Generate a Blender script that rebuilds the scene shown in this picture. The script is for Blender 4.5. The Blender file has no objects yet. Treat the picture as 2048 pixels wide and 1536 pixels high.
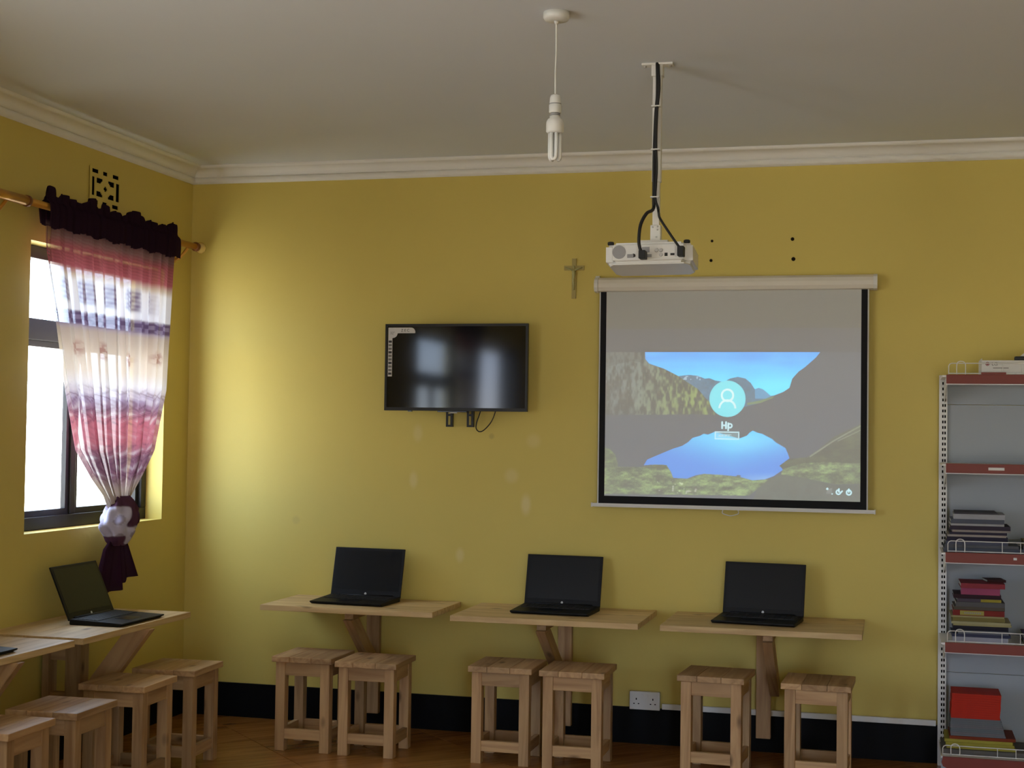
import bpy, bmesh, math, random
import numpy as np
from mathutils import Vector, Matrix
PI = math.pi
random.seed(7)
scene = bpy.context.scene
C = scene.collection

# ------------------------------------------------------------------ camera
# the back wall is y = 0, the window wall x = 0, the floor z = 0 (metres)
CAM = Vector((3.598, -7.10, 1.490))
YAW, PITCH, ROLL, FPX = -0.253848, 0.032100, 0.013979, 2958.22
fw = Vector((math.sin(YAW)*math.cos(PITCH), math.cos(YAW)*math.cos(PITCH), math.sin(PITCH)))
rt0 = Vector((math.cos(YAW), -math.sin(YAW), 0)); up0 = rt0.cross(fw)
rt = rt0*math.cos(ROLL) + up0*math.sin(ROLL); up = -rt0*math.sin(ROLL) + up0*math.cos(ROLL)
cd = bpy.data.cameras.new('camera'); cam = bpy.data.objects.new('camera', cd); C.objects.link(cam)
cam.matrix_world = Matrix(((rt.x, up.x, -fw.x, CAM.x), (rt.y, up.y, -fw.y, CAM.y), (rt.z, up.z, -fw.z, CAM.z), (0, 0, 0, 1)))
cd.sensor_fit = 'HORIZONTAL'; cd.sensor_width = 36.0; cd.lens = FPX/2048*36.0
cd.clip_start = 0.05; cd.clip_end = 200
scene.camera = cam

# ------------------------------------------------------------------ sky
SKY = 12.6
w = bpy.data.worlds.new('sky'); scene.world = w; w.use_nodes = True
nt = w.node_tree; nt.nodes.clear()
wo = nt.nodes.new('ShaderNodeOutputWorld'); bg = nt.nodes.new('ShaderNodeBackground')
tc = nt.nodes.new('ShaderNodeTexCoord'); sp = nt.nodes.new('ShaderNodeSeparateXYZ')
mr = nt.nodes.new('ShaderNodeMapRange'); mr.inputs[1].default_value = -0.04; mr.inputs[2].default_value = 0.06
cr = nt.nodes.new('ShaderNodeMix'); cr.data_type = 'RGBA'
cr.inputs[6].default_value = (1.0, 0.97, 0.90, 1)     # sunlit earth below the horizon
cr.inputs[7].default_value = (0.72, 0.88, 1.18, 1)      # pale blue sky over bright sunlit ground
nt.links.new(tc.outputs['Generated'], sp.inputs[0]); nt.links.new(sp.outputs[2], mr.inputs[0])
nt.links.new(mr.outputs[0], cr.inputs[0]); nt.links.new(cr.outputs[2], bg.inputs[0])
bg.inputs[1].default_value = SKY; nt.links.new(bg.outputs[0], wo.inputs[0])

vs = scene.view_settings
scene.display_settings.display_device = 'sRGB'
vs.view_transform = 'Standard'; vs.look = 'None'; vs.gamma = 1.0; vs.use_curve_mapping = False
vs.exposure = 0.0

# ------------------------------------------------------------------ materials
M = {}
def L(r, g, b):   # sRGB 0-255 to linear
    f = lambda c: (c/255/12.92) if c/255 <= 0.04045 else ((c/255+0.055)/1.055)**2.4
    return (f(r), f(g), f(b), 1.0)
def mat(name, col, rough=0.6, metal=0.0, spec=0.4, var=0.0, scale=6.0, bump=0.0, bscale=60.0, emit=None, estr=0.0, coat=0.0):
    m = bpy.data.materials.new(name); m.use_nodes = True; M[name] = m
    t = m.node_tree; b = t.nodes['Principled BSDF']
    b.inputs['Base Color'].default_value = col; b.inputs['Roughness'].default_value = rough
    b.inputs['Metallic'].default_value = metal; b.inputs['Specular IOR Level'].default_value = spec
    b.inputs['Coat Weight'].default_value = coat
    co = t.nodes.new('ShaderNodeTexCoord')
    if var:
        n = t.nodes.new('ShaderNodeTexNoise'); n.inputs['Scale'].default_value = scale; n.inputs['Detail'].default_value = 4
        t.links.new(co.outputs['Object'], n.inputs['Vector'])
        mx = t.nodes.new('ShaderNodeMix'); mx.data_type = 'RGBA'
        mx.inputs[6].default_value = tuple(c*(1-var) for c in col[:3])+(1,)
        mx.inputs[7].default_value = tuple(min(1, c*(1+var)) for c in col[:3])+(1,)
        t.links.new(n.outputs['Fac'], mx.inputs[0]); t.links.new(mx.outputs[2], b.inputs['Base Color'])
    if bump:
        n2 = t.nodes.new('ShaderNodeTexNoise'); n2.inputs['Scale'].default_value = bscale; n2.inputs['Detail'].default_value = 3
        t.links.new(co.outputs['Object'], n2.inputs['Vector'])
        bp = t.nodes.new('ShaderNodeBump'); bp.inputs['Strength'].default_value = bump; bp.inputs['Distance'].default_value = 0.004
        t.links.new(n2.outputs['Fac'], bp.inputs['Height']); t.links.new(bp.outputs[0], b.inputs['Normal'])
    if emit:
        b.inputs['Emission Color'].default_value = emit; b.inputs['Emission Strength'].default_value = estr
    return m
def wood(name, light, dark, axis, rough=0.5, jitter=0.25, knots=True):
    m = bpy.data.materials.new(name); m.use_nodes = True; M[name] = m
    t = m.node_tree; b = t.nodes['Principled BSDF']; b.inputs['Roughness'].default_value = rough
    b.inputs['Specular IOR Level'].default_value = 0.35
    co = t.nodes.new('ShaderNodeTexCoord'); oi = t.nodes.new('ShaderNodeObjectInfo')
    mp = t.nodes.new('ShaderNodeMapping'); s = [22.0, 22.0, 22.0]; s[axis] = 1.8
    mp.inputs['Scale'].default_value = s
    ad = t.nodes.new('ShaderNodeVectorMath'); ad.operation = 'SCALE'; ad.inputs['Scale'].default_value = 17.0
    cb = t.nodes.new('ShaderNodeCombineXYZ')
    for i in range(3): t.links.new(oi.outputs['Random'], cb.inputs[i])
    t.links.new(cb.outputs[0], ad.inputs[0])
    t.links.new(co.outputs['Object'], mp.inputs[0]); t.links.new(ad.outputs[0], mp.inputs['Location'])
    n = t.nodes.new('ShaderNodeTexNoise'); n.inputs['Scale'].default_value = 1.0; n.inputs['Detail'].default_value = 5; n.inputs['Distortion'].default_value = 1.2
    t.links.new(mp.outputs[0], n.inputs['Vector'])
    rp = t.nodes.new('ShaderNodeValToRGB'); rp.color_ramp.elements[0].position = 0.32; rp.color_ramp.elements[1].position = 0.62
    rp.color_ramp.elements[0].color = dark; rp.color_ramp.elements[1].color = light
    t.links.new(n.outputs['Fac'], rp.inputs[0])
    # knots
    mp2 = t.nodes.new('ShaderNodeMapping'); s2 = [9.0, 9.0, 9.0]; s2[axis] = 4.0; mp2.inputs['Scale'].default_value = s2
    t.links.new(co.outputs['Object'], mp2.inputs[0]); t.links.new(ad.outputs[0], mp2.inputs['Location'])
    vo = t.nodes.new('ShaderNodeTexVoronoi'); vo.inputs['Scale'].default_value = 1.0; t.links.new(mp2.outputs[0], vo.inputs['Vector'])
    mk = t.nodes.new('ShaderNodeMapRange'); mk.inputs[1].default_value = 0.05; mk.inputs[2].default_value = 0.16
    t.links.new(vo.outputs['Distance'], mk.inputs[0])
    kx = t.nodes.new('ShaderNodeMix'); kx.data_type = 'RGBA'; kx.inputs[6].default_value = tuple(c*0.45 for c in dark[:3])+(1,)
    t.links.new(mk.outputs[0], kx.inputs[0]); t.links.new(rp.outputs[0], kx.inputs[7])
    hs = t.nodes.new('ShaderNodeHueSaturation')
    mj = t.nodes.new('ShaderNodeMapRange'); mj.inputs[3].default_value = 1-jitter; mj.inputs[4].default_value = 1+jitter*0.5
    t.links.new(oi.outputs['Random'], mj.inputs[0]); t.links.new(mj.outputs[0], hs.inputs['Value'])
    t.links.new(kx.outputs[2] if knots else rp.outputs[0], hs.inputs['Color']); t.links.new(hs.outputs[0], b.inputs['Base Color'])
    bp = t.nodes.new('ShaderNodeBump'); bp.inputs['Strength'].default_value = 0.12; bp.inputs['Distance'].default_value = 0.002
    t.links.new(n.outputs['Fac'], bp.inputs['Height']); t.links.new(bp.outputs[0], b.inputs['Normal'])
    return m

def wall_paint(name, col, spots=()):
    m = mat(name, col, rough=0.55, spec=0.3)
    t = m.node_tree; b = t.nodes['Principled BSDF']
    co = t.nodes.new('ShaderNodeTexCoord')
    n = t.nodes.new('ShaderNodeTexNoise'); n.inputs['Scale'].default_value = 1.7; n.inputs['Detail'].default_value = 5
    t.links.new(co.outputs['Object'], n.inputs['Vector'])
    mx = t.nodes.new('ShaderNodeMix'); mx.data_type = 'RGBA'
    mx.inputs[6].default_value = tuple(c*0.93 for c in col[:3])+(1,); mx.inputs[7].default_value = tuple(c*1.06 for c in col[:3])+(1,)
    t.links.new(n.outputs['Fac'], mx.inputs[0]); cur = mx.outputs[2]
    for (x, z, rx, rz, amt, sc) in spots:   # patched and scuffed places
        mp = t.nodes.new('ShaderNodeMapping'); mp.vector_type = 'POINT'
        mp.inputs['Location'].default_value = (-x/rx, 0, -z/rz); mp.inputs['Scale'].default_value = (1/rx, 0, 1/rz)
        t.links.new(co.outputs['Object'], mp.inputs[0])
        ln = t.nodes.new('ShaderNodeVectorMath'); ln.operation = 'LENGTH'; t.links.new(mp.outputs[0], ln.inputs[0])
        k = t.nodes.new('ShaderNodeMapRange'); k.interpolation_type = 'SMOOTHSTEP'
        k.inputs[1].default_value = 1.0; k.inputs[2].default_value = 0.3; k.inputs[3].default_value = 0; k.inputs[4].default_value = amt
        t.links.new(ln.outputs['Value'], k.inputs[0])
        m2 = t.nodes.new('ShaderNodeMix'); m2.data_type = 'RGBA'; m2.inputs[7].default_value = sc
        t.links.new(k.outputs[0], m2.inputs[0]); t.links.new(cur, m2.inputs[6]); cur = m2.outputs[2]
    t.links.new(cur, b.inputs['Base Color'])
    n2 = t.nodes.new('ShaderNodeTexNoise'); n2.inputs['Scale'].default_value = 9.0; n2.inputs['Detail'].default_value = 4
    t.links.new(co.outputs['Object'], n2.inputs['Vector'])
    bp = t.nodes.new('ShaderNodeBump'); bp.inputs['Strength'].default_value = 0.25; bp.inputs['Distance'].default_value = 0.01
    t.links.new(n2.outputs['Fac'], bp.inputs['Height']); t.links.new(bp.outputs[0], b.inputs['Normal'])
    return m

YEL = (0.65, 0.52, 0.135, 1)
PALE = (0.80, 0.70, 0.42, 1)
wall_paint('wall_yellow', YEL)
wall_paint('wall_yellow_back', YEL, [
    (1.27, 1.475, .035, .06, .25, PALE), (1.87, 1.445, .05, .05, .22, PALE), (1.835, 1.13, .035, .07, .4, PALE),
    (1.25, 1.24, .03, .06, .3, PALE), (1.50, .87, .03, .05, .3, PALE), (1.76, 1.27, .05, .05, .25, PALE),
    (1.655, 1.465, .02, .02, .35, (.25, .19, .08, 1)), (.62, 1.02, .03, .03, .2, (.3, .25, .12, 1))])
mat('ceiling_paint', (0.71, 0.75, 0.81, 1), rough=0.7, var=0.03, scale=1.5)
mat('plaster_white', (0.80, 0.79, 0.76, 1), rough=0.6, var=0.03)
mat('skirting_black', (0.006, 0.006, 0.007, 1), rough=0.5, spec=0.08)
mat('bronze_frame', (0.018, 0.016, 0.016, 1), rough=0.4, metal=0.3, spec=0.4)
mat('white_plastic', (0.72, 0.72, 0.70, 1), rough=0.35, spec=0.5)
mat('white_metal', (0.74, 0.73, 0.70, 1), rough=0.4, spec=0.5)
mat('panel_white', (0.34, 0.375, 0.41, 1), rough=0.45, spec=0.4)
mat('grey_plastic', (0.30, 0.30, 0.31, 1), rough=0.5)
mat('black_plastic', (0.012, 0.012, 0.013, 1), rough=0.45, spec=0.4)
mat('black_gloss', (0.004, 0.004, 0.005, 1), rough=0.12, spec=0.6)
mat('laptop_black', (0.007, 0.007, 0.008, 1), rough=0.5, spec=0.2)
mat('laptop_screen', (0.005, 0.006, 0.008, 1), rough=0.3, spec=0.22)
mat('keyboard_black', (0.014, 0.014, 0.015, 1), rough=0.55)
mat('logo_silver', (0.75, 0.78, 0.80, 1), rough=0.35)
mat('rubber_black', (0.010, 0.010, 0.011, 1), rough=0.6)
mat('steel', (0.55, 0.55, 0.55, 1), rough=0.3, metal=1.0)
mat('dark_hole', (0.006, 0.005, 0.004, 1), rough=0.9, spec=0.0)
mat('brass', (0.58, 0.30, 0.06, 1), rough=0.28, metal=0.6, spec=0.5)
mat('brass_dark', (0.20, 0.07, 0.02, 1), rough=0.4, metal=0.4)
mat('plug_brown', (0.012, 0.008, 0.005, 1), rough=0.8, spec=0.1)
mat('crystal', (0.75, 0.55, 0.20, 1), rough=0.1, spec=0.8)
mat('red_strip', (0.19, 0.028, 0.015, 1), rough=0.45, spec=0.35)
mat('crucifix', (0.40, 0.32, 0.10, 1), rough=0.4)
mat('crucifix_figure', (0.42, 0.40, 0.17, 1), rough=0.4)
mat('screen_border', (0.008, 0.008, 0.010, 1), rough=0.7, spec=0.2)
mat('screen_fabric', (0.56, 0.57, 0.56, 1), rough=0.85, spec=0.1)
mat('screen_case', (0.74, 0.70, 0.62, 1), rough=0.45)
mat('paper_white', (0.70, 0.69, 0.66, 1), rough=0.8, spec=0.1)
mat('sticker', (0.62, 0.60, 0.58, 1), rough=0.5)
mat('sticker_ink', (0.03, 0.03, 0.03, 1), rough=0.6)
mat('sticker_icon', (0.17, 0.16, 0.15, 1), rough=0.6)
mat('logo_red', (0.30, 0.06, 0.07, 1), rough=0.5)
mat('print_grey', (0.25, 0.24, 0.22, 1), rough=0.6)
mat('tube_glass', (0.80, 0.82, 0.82, 1), rough=0.2, spec=0.6)
mat('lens_glow', (0.02, 0.02, 0.03, 1), rough=0.1, emit=(0.45, 0.65, 1, 1), estr=6.0)
WL, WD = (0.52, 0.33, 0.16, 1), (0.34, 0.19, 0.085, 1)
for i, ax in enumerate('xyz'): wood('pine_'+ax, WL, WD, i)
for i, ax in enumerate('xyz'): wood('desk_'+ax, (0.68, 0.49, 0.24, 1), (0.48, 0.31, 0.135, 1), i, jitter=0.12)
wood('tile_wood', (0.36, 0.155, 0.036, 1), (0.25, 0.095, 0.020, 1), 0, rough=0.25, jitter=0.12, knots=False)
mat('grout', (0.30, 0.17, 0.085, 1), rough=0.8)
# window glass: clear pane with a weak reflection
g = bpy.data.materials.new('window_glass'); g.use_nodes = True; M['window_glass'] = g
t = g.node_tree; t.nodes.clear(); o = t.nodes.new('ShaderNodeOutputMaterial'); mx = t.nodes.new('ShaderNodeMixShader')
tr = t.nodes.new('ShaderNodeBsdfTransparent'); gl = t.nodes.new('ShaderNodeBsdfGlossy'); gl.inputs['Roughness'].default_value = 0.02
tr.inputs[0].default_value = (0.94, 0.96, 0.95, 1); mx.inputs[0].default_value = 0.06
t.links.new(tr.outputs[0], mx.inputs[1]); t.links.new(gl.outputs[0], mx.inputs[2]); t.links.new(mx.outputs[0], o.inputs[0])
# sheer printed curtain: colour attribute 'Col' (alpha = how dense the cloth is)
g = bpy.data.materials.new('curtain_cloth'); g.use_nodes = True; M['curtain_cloth'] = g
t = g.node_tree; t.nodes.clear(); o = t.nodes.new('ShaderNodeOutputMaterial')
at = t.nodes.new('ShaderNodeAttribute'); at.attribute_name = 'Col'
df = t.nodes.new('ShaderNodeBsdfDiffuse'); tl = t.nodes.new('ShaderNodeBsdfTranslucent'); m1 = t.nodes.new('ShaderNodeMixShader'); m1.inputs[0].default_value = 0.16
tr = t.nodes.new('ShaderNodeBsdfTransparent'); m2 = t.nodes.new('ShaderNodeMixShader')
t.links.new(at.outputs['Color'], df.inputs[0]); t.links.new(at.outputs['Color'], tl.inputs[0])
t.links.new(df.outputs[0], m1.inputs[1]); t.links.new(tl.outputs[0], m1.inputs[2])
t.links.new(at.outputs['Alpha'], m2.inputs[0]); t.links.new(tr.outputs[0], m2.inputs[1]); t.links.new(m1.outputs[0], m2.inputs[2])
t.links.new(m2.outputs[0], o.inputs[0])
# projected picture: white cloth that also returns the projector's picture
g = mat('projected_picture', (0.56, 0.57, 0.56, 1), rough=0.85, spec=0.1)
t = g.node_tree; at = t.nodes.new('ShaderNodeAttribute'); at.attribute_name = 'Col'; b = t.nodes['Principled BSDF']
t.links.new(at.outputs['Color'], b.inputs['Emission Color']); b.inputs['Emission Strength'].default_value = 1.0

# ------------------------------------------------------------------ mesh helpers
def bx(bm, x0, x1, y0, y1, z0, z1, mtx=None):
    v = [bm.verts.new(p) for p in ((x0,y0,z0),(x1,y0,z0),(x1,y1,z0),(x0,y1,z0),(x0,y0,z1),(x1,y0,z1),(x1,y1,z1),(x0,y1,z1))]
    for f in ((3,2,1,0),(4,5,6,7),(0,1,5,4),(1,2,6,5),(2,3,7,6),(3,0,4,7)): bm.faces.new([v[i] for i in f])
    if mtx is not None:
        for q in v: q.co = mtx @ q.co
    return v
def box(*a, bevel=0.0, mtx=None):
    bm = bmesh.new(); bx(bm, *a, mtx=mtx)
    if bevel: bmesh.ops.bevel(bm, geom=list(bm.edges), offset=bevel, segments=2, profile=0.6, affect='EDGES')
    return bm
def cyl(bm, p0, p1, r0, r1=None, seg=16, caps=True):
    r1 = r0 if r1 is None else r1; p0 = Vector(p0); p1 = Vector(p1); d = (p1-p0).normalized()
    a = d.orthogonal().normalized(); b = d.cross(a)
    A = [bm.verts.new(p0+r0*(math.cos(2*PI*i/seg)*a+math.sin(2*PI*i/seg)*b)) for i in range(seg)]
    B = [bm.verts.new(p1+r1*(math.cos(2*PI*i/seg)*a+math.sin(2*PI*i/seg)*b)) for i in range(seg)]
    for i in range(seg):
        f = bm.faces.new((A[i], A[(i+1)%seg], B[(i+1)%seg], B[i])); f.smooth = True
    if caps: bm.faces.new(A[::-1]); bm.faces.new(B)
def tube(bm, pts, r, seg=8, closed=False):
    pts = [Vector(p) for p in pts]; n = len(pts); rings = []; pa = None
    for i, p in enumerate(pts):
        if closed: d = pts[(i+1)%n]-pts[i-1]
        else: d = pts[min(i+1, n-1)]-pts[max(i-1, 0)]
        d.normalize()
        a = d.orthogonal().normalized() if pa is None else (pa-d*pa.dot(d)).normalized()
        pa = a; b = d.cross(a); rr = r[i] if isinstance(r, (list, tuple)) else r
        rings.append([bm.verts.new(p+rr*(math.cos(2*PI*k/seg)*a+math.sin(2*PI*k/seg)*b)) for k in range(seg)])
    for i in range(n if closed else n-1):
        A, B = rings[i], rings[(i+1)%n]
        for k in range(seg):
            f = bm.faces.new((A[k], A[(k+1)%seg], B[(k+1)%seg], B[k])); f.smooth = True
    if not closed: bm.faces.new(rings[0][::-1]); bm.faces.new(rings[-1])
def lathe(bm, prof, c=(0, 0, 0), seg=24, axis='z'):
    rings = []
    for (r, h) in prof:
        ring = []
        for k in range(seg):
            x, y = r*math.cos(2*PI*k/seg), r*math.sin(2*PI*k/seg)
            p = (x, y, h) if axis == 'z' else ((x, h, y) if axis == 'y' else (h, x, y))
            ring.append(bm.verts.new((p[0]+c[0], p[1]+c[1], p[2]+c[2])))
        rings.append(ring)
    for A, B in zip(rings, rings[1:]):
        for k in range(seg):
            f = bm.faces.new((A[k], A[(k+1)%seg], B[(k+1)%seg], B[k])); f.smooth = True
    bm.faces.new(rings[0][::-1]); bm.faces.new(rings[-1])
def spline(pts, n=8):
    P = [Vector(p) for p in pts]; out = []
    for i in range(len(P)-1):
        a, b, c, d = P[max(i-1, 0)], P[i], P[i+1], P[min(i+2, len(P)-1)]
        for k in range(n):
            s = k/n; out.append(0.5*((2*b)+(c-a)*s+(2*a-5*b+4*c-d)*s*s+(3*b-a-3*c+d)*s**3))
    out.append(P[-1]); return out
def prism(bm, poly, h0, h1, plane='xz'):
    f = (lambda u, v, h: (u, h, v)) if plane == 'xz' else ((lambda u, v, h: (h, u, v)) if plane == 'yz' else (lambda u, v, h: (u, v, h)))
    A = [bm.verts.new(f(u, v, h0)) for u, v in poly]; B = [bm.verts.new(f(u, v, h1)) for u, v in poly]
    bm.faces.new(A); bm.faces.new(B[::-1])
    for i in range(len(poly)): bm.faces.new((A[i], B[i], B[(i+1)%len(poly)], A[(i+1)%len(poly)]))
def to_mesh(bm, name, smooth=False):
    bmesh.ops.recalc_face_normals(bm, faces=list(bm.faces))
    me = bpy.data.meshes.new(name); bm.to_mesh(me); bm.free()
    if smooth: me.polygons.foreach_set('use_smooth', [True]*len(me.polygons))
    return me
def obj(name, bm, m, parent=None, loc=None, rot=None, smooth=False):
    me = bm if isinstance(bm, bpy.types.Mesh) else to_mesh(bm, name, smooth)
    if m and not me.materials: me.materials.append(M[m])
    o = bpy.data.objects.new(name, me); C.objects.link(o); o.parent = parent
    if loc is not None: o.location = loc
    if rot is not None: o.rotation_euler = rot
    return o
def tag(o, label, cat, group=None):
    o['label'] = label; o['category'] = cat
    if group: o['group'] = group
    return o
def thing(name, label, cat, loc=(0, 0, 0), rot=(0, 0, 0), group=None):
    o = bpy.data.objects.new(name, None); C.objects.link(o); o.empty_display_size = 0.05
    o.location = loc; o.rotation_euler = rot
    return tag(o, label, cat, group)
def struct(o):
    o['kind'] = 'structure'; return o
def dup(root, label=None, group=None, **kw):
    r = root.copy(); C.objects.link(r)
    if label: r['label'] = label
    if group: r['group'] = group
    for k, v in kw.items(): setattr(r, k, v)
    for ch in list(root.children):
        c = ch.copy(); C.objects.link(c); c.parent = r
        for gch in list(ch.children):
            d = gch.copy(); C.objects.link(d); d.parent = c
    return r
def text_mesh(s, size, depth=0.0004, spacing=1.0):
    cu = bpy.data.curves.new('lettering', 'FONT'); cu.body = s; cu.size = size; cu.extrude = depth; cu.align_x = 'CENTER'; cu.align_y = 'CENTER'
    cu.space_character = spacing
    o = bpy.data.objects.new('lettering', cu); C.objects.link(o)
    dg = bpy.context.evaluated_depsgraph_get(); dg.update()
    me = bpy.data.meshes.new_from_object(o.evaluated_get(dg)); bpy.data.objects.remove(o); return me

# ------------------------------------------------------------------ the room
RX, RY, H = 6.6, -9.2, 2.855
WIN = [(-1.492, -0.268), (-5.35, -4.05)]
ADDED_DOORL = (-7.20, -5.75)                                           # unseen left-wall opening, made a full-height doorway to bring in more light      # window openings in the left wall (y range)
SILL, HEAD = 1.022, 2.285
bm = bmesh.new(); ys = [0.2]
for a, b in WIN+[ADDED_DOORL]: ys += [b, a]
ys.append(RY-0.2)
for i in range(0, len(ys), 2): bx(bm, -0.2, 0, ys[i+1], ys[i], 0, H)
for a, b in WIN: bx(bm, -0.2, 0, a, b, 0, SILL); bx(bm, -0.2, 0, a, b, HEAD, H)
bx(bm, -0.2, 0, ADDED_DOORL[0], ADDED_DOORL[1], HEAD, H)
struct(obj('wall_left', bm, 'wall_yellow'))
struct(obj('wall_back', box(0, RX, 0, 0.2, 0, H), 'wall_yellow_back'))
WINR = []              # windows in the opposite wall, out of view
bm = bmesh.new(); ys = [0.2]
for a, b in WINR: ys += [b, a]
ys.append(RY-0.2)
for i in range(0, len(ys), 2): bx(bm, RX, RX+0.2, ys[i+1], ys[i], 0, H)
for a, b in WINR: bx(bm, RX, RX+0.2, a, b, 0, SILL); bx(bm, RX, RX+0.2, a, b, HEAD, H)
struct(obj('wall_right', bm, 'wall_yellow'))
DX0, DX1, DH = 4.2, 5.4, 2.1                                   # open doorway behind the camera
bm = bmesh.new(); bx(bm, 0, DX0, RY-0.2, RY, 0, H); bx(bm, DX1, RX, RY-0.2, RY, 0, H); bx(bm, DX0, DX1, RY-0.2, RY, DH, H)
struct(obj('wall_front', bm, 'wall_yellow'))
struct(obj('ceiling', box(-0.2, RX+0.2, RY-0.2, 0.2, H, H+0.12), 'ceiling_paint'))

# floor: slab with diagonal wood-look tiles laid on it
floor = struct(obj('floor', box(-0.2, RX+0.2, RY-0.2, 0.2, -0.12, -0.004), 'grout'))
TS = 0.41; GR = 0.004
def clip(poly, ax, val, sgn):
    out = []
    for i in range(len(poly)):
        p, q = poly[i-1], poly[i]; a = (p[ax]-val)*sgn; b = (q[ax]-val)*sgn
        if (a >= 0) != (b >= 0):
            s = a/(a-b); out.append((p[0]+s*(q[0]-p[0]), p[1]+s*(q[1]-p[1])))
        if b >= 0: out.append(q)
    return out
q2 = math.sqrt(0.5); hs = TS/2-GR/2
bm = bmesh.new(); bx(bm, -hs, hs, -hs, hs, -0.008, 0); full_tile = to_mesh(bm, 'tile'); full_tile.materials.append(M['tile_wood'])
rest = bmesh.new()
for i in range(-30, 40):
    for j in range(-30, 40):
        # tile axes: (1,1)/sqrt2 and (1,-1)/sqrt2 ; joints on x+y = 0.115 + k*TS*sqrt2
        s = (0.115*q2)+(i+0.5)*TS; d = (j+0.5)*TS
        cx, cy = (s+d)*q2, (s-d)*q2
        cor = []
        for a, b in ((-hs, -hs), (hs, -hs), (hs, hs), (-hs, hs)): cor.append((cx+(a+b)*q2, cy+(a-b)*q2))
        poly = cor
        for ax, val, sg in ((0, 0.001, 1), (0, RX, -1), (1, -0.001, -1), (1, RY, 1)):
            poly = clip(poly, ax, val, sg) if poly else poly
        if len(poly) < 3: continue
        whole = len(poly) == 4 and all(abs(p[0]-c[0])+abs(p[1]-c[1]) < 1e-6 or True for p, c in zip(poly, cor)) and \
            min(c[0] for c in cor) > 0 and max(c[0] for c in cor) < RX and max(c[1] for c in cor) < 0 and min(c[1] for c in cor) > RY
        near = cy > -3.0 and cx < 4.4
        if near and whole:
            o = bpy.data.objects.new('tile', full_tile); C.objects.link(o); o.parent = floor
            o.location = (cx, cy, 0); o.rotation_euler = (0, 0, PI/4)
        elif near:
            area = abs(sum(poly[k-1][0]*poly[k][1]-poly[k][0]*poly[k-1][1] for k in range(len(poly))))/2
            if area < 0.0005: continue
            b2 = bmesh.new(); rot = Matrix.Rotation(-PI/4, 4, 'Z'); loc = Vector((cx, cy, 0))
            pl = [rot @ (Vector((p[0], p[1], 0))-loc) for p in poly]
            prism(b2, [(p.x, p.y) for p in pl], -0.008, 0, 'xy')
            obj('tile', b2, 'tile_wood', floor, (cx, cy, 0), (0, 0, PI/4))
        else:
            prism(rest, poly, -0.008, 0, 'xy')
o = obj('tile_field', rest, 'tile_wood', floor); o['kind'] = 'stuff'

# skirting
SK = 0.172
struct(obj('baseboard_back', box(0.012, RX-0.012, -0.012, 0, 0, SK), 'skirting_black'))
bm = bmesh.new(); bx(bm, 0, 0.012, ADDED_DOORL[1], 0, 0, SK); bx(bm, 0, 0.012, RY, ADDED_DOORL[0], 0, SK); struct(obj('baseboard_left', bm, 'skirting_black'))
struct(obj('baseboard_right', box(RX-0.012, RX, RY, 0, 0, SK), 'skirting_black'))

# cornice: cove with a twisted rope along its lower edge
def cornice(length, fn):
    bm = bmesh.new(); prof = []
    # (out from wall, down from ceiling)
    prof += [(0.0, 0.086), (0.010, 0.086)]
    for k in range(7):
        a = -PI/2+PI*k/6; prof.append(('r', a))
    prof += [(0.022, 0.052)]
    for k in range(1, 6):
        a = PI/2*k/5; prof.append((0.024+0.046*(1-math.cos(a)), 0.052-0.036*math.sin(a)))
    prof += [(0.078, 0.016), (0.084, 0.010), (0.084, 0.0)]
    n = int(length/0.0131); prev = None
    for i in range(n+1):
        x = length*i/n; row = []
        for p in prof:
            if p[0] == 'r':
                rr = 0.014+0.0035*math.cos(2*PI*x/0.105+p[1]*1.6)
                o_, d_ = 0.011+rr*math.cos(p[1]), 0.068-0.016*math.sin(p[1])
            else: o_, d_ = p
            row.append(bm.verts.new(fn(x, o_, H-d_)))
        if prev:
            for k in range(len(row)-1):
                f = bm.faces.new((prev[k], row[k], row[k+1], prev[k+1])); f.smooth = True
        prev = row
    return bm
struct(obj('trim_1', cornice(RX, lambda x, o_, z: (x, -o_, z)), 'plaster_white'))
struct(obj('trim_2', cornice(-RY, lambda x, o_, z: (o_, -x, z)), 'plaster_white'))

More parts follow.
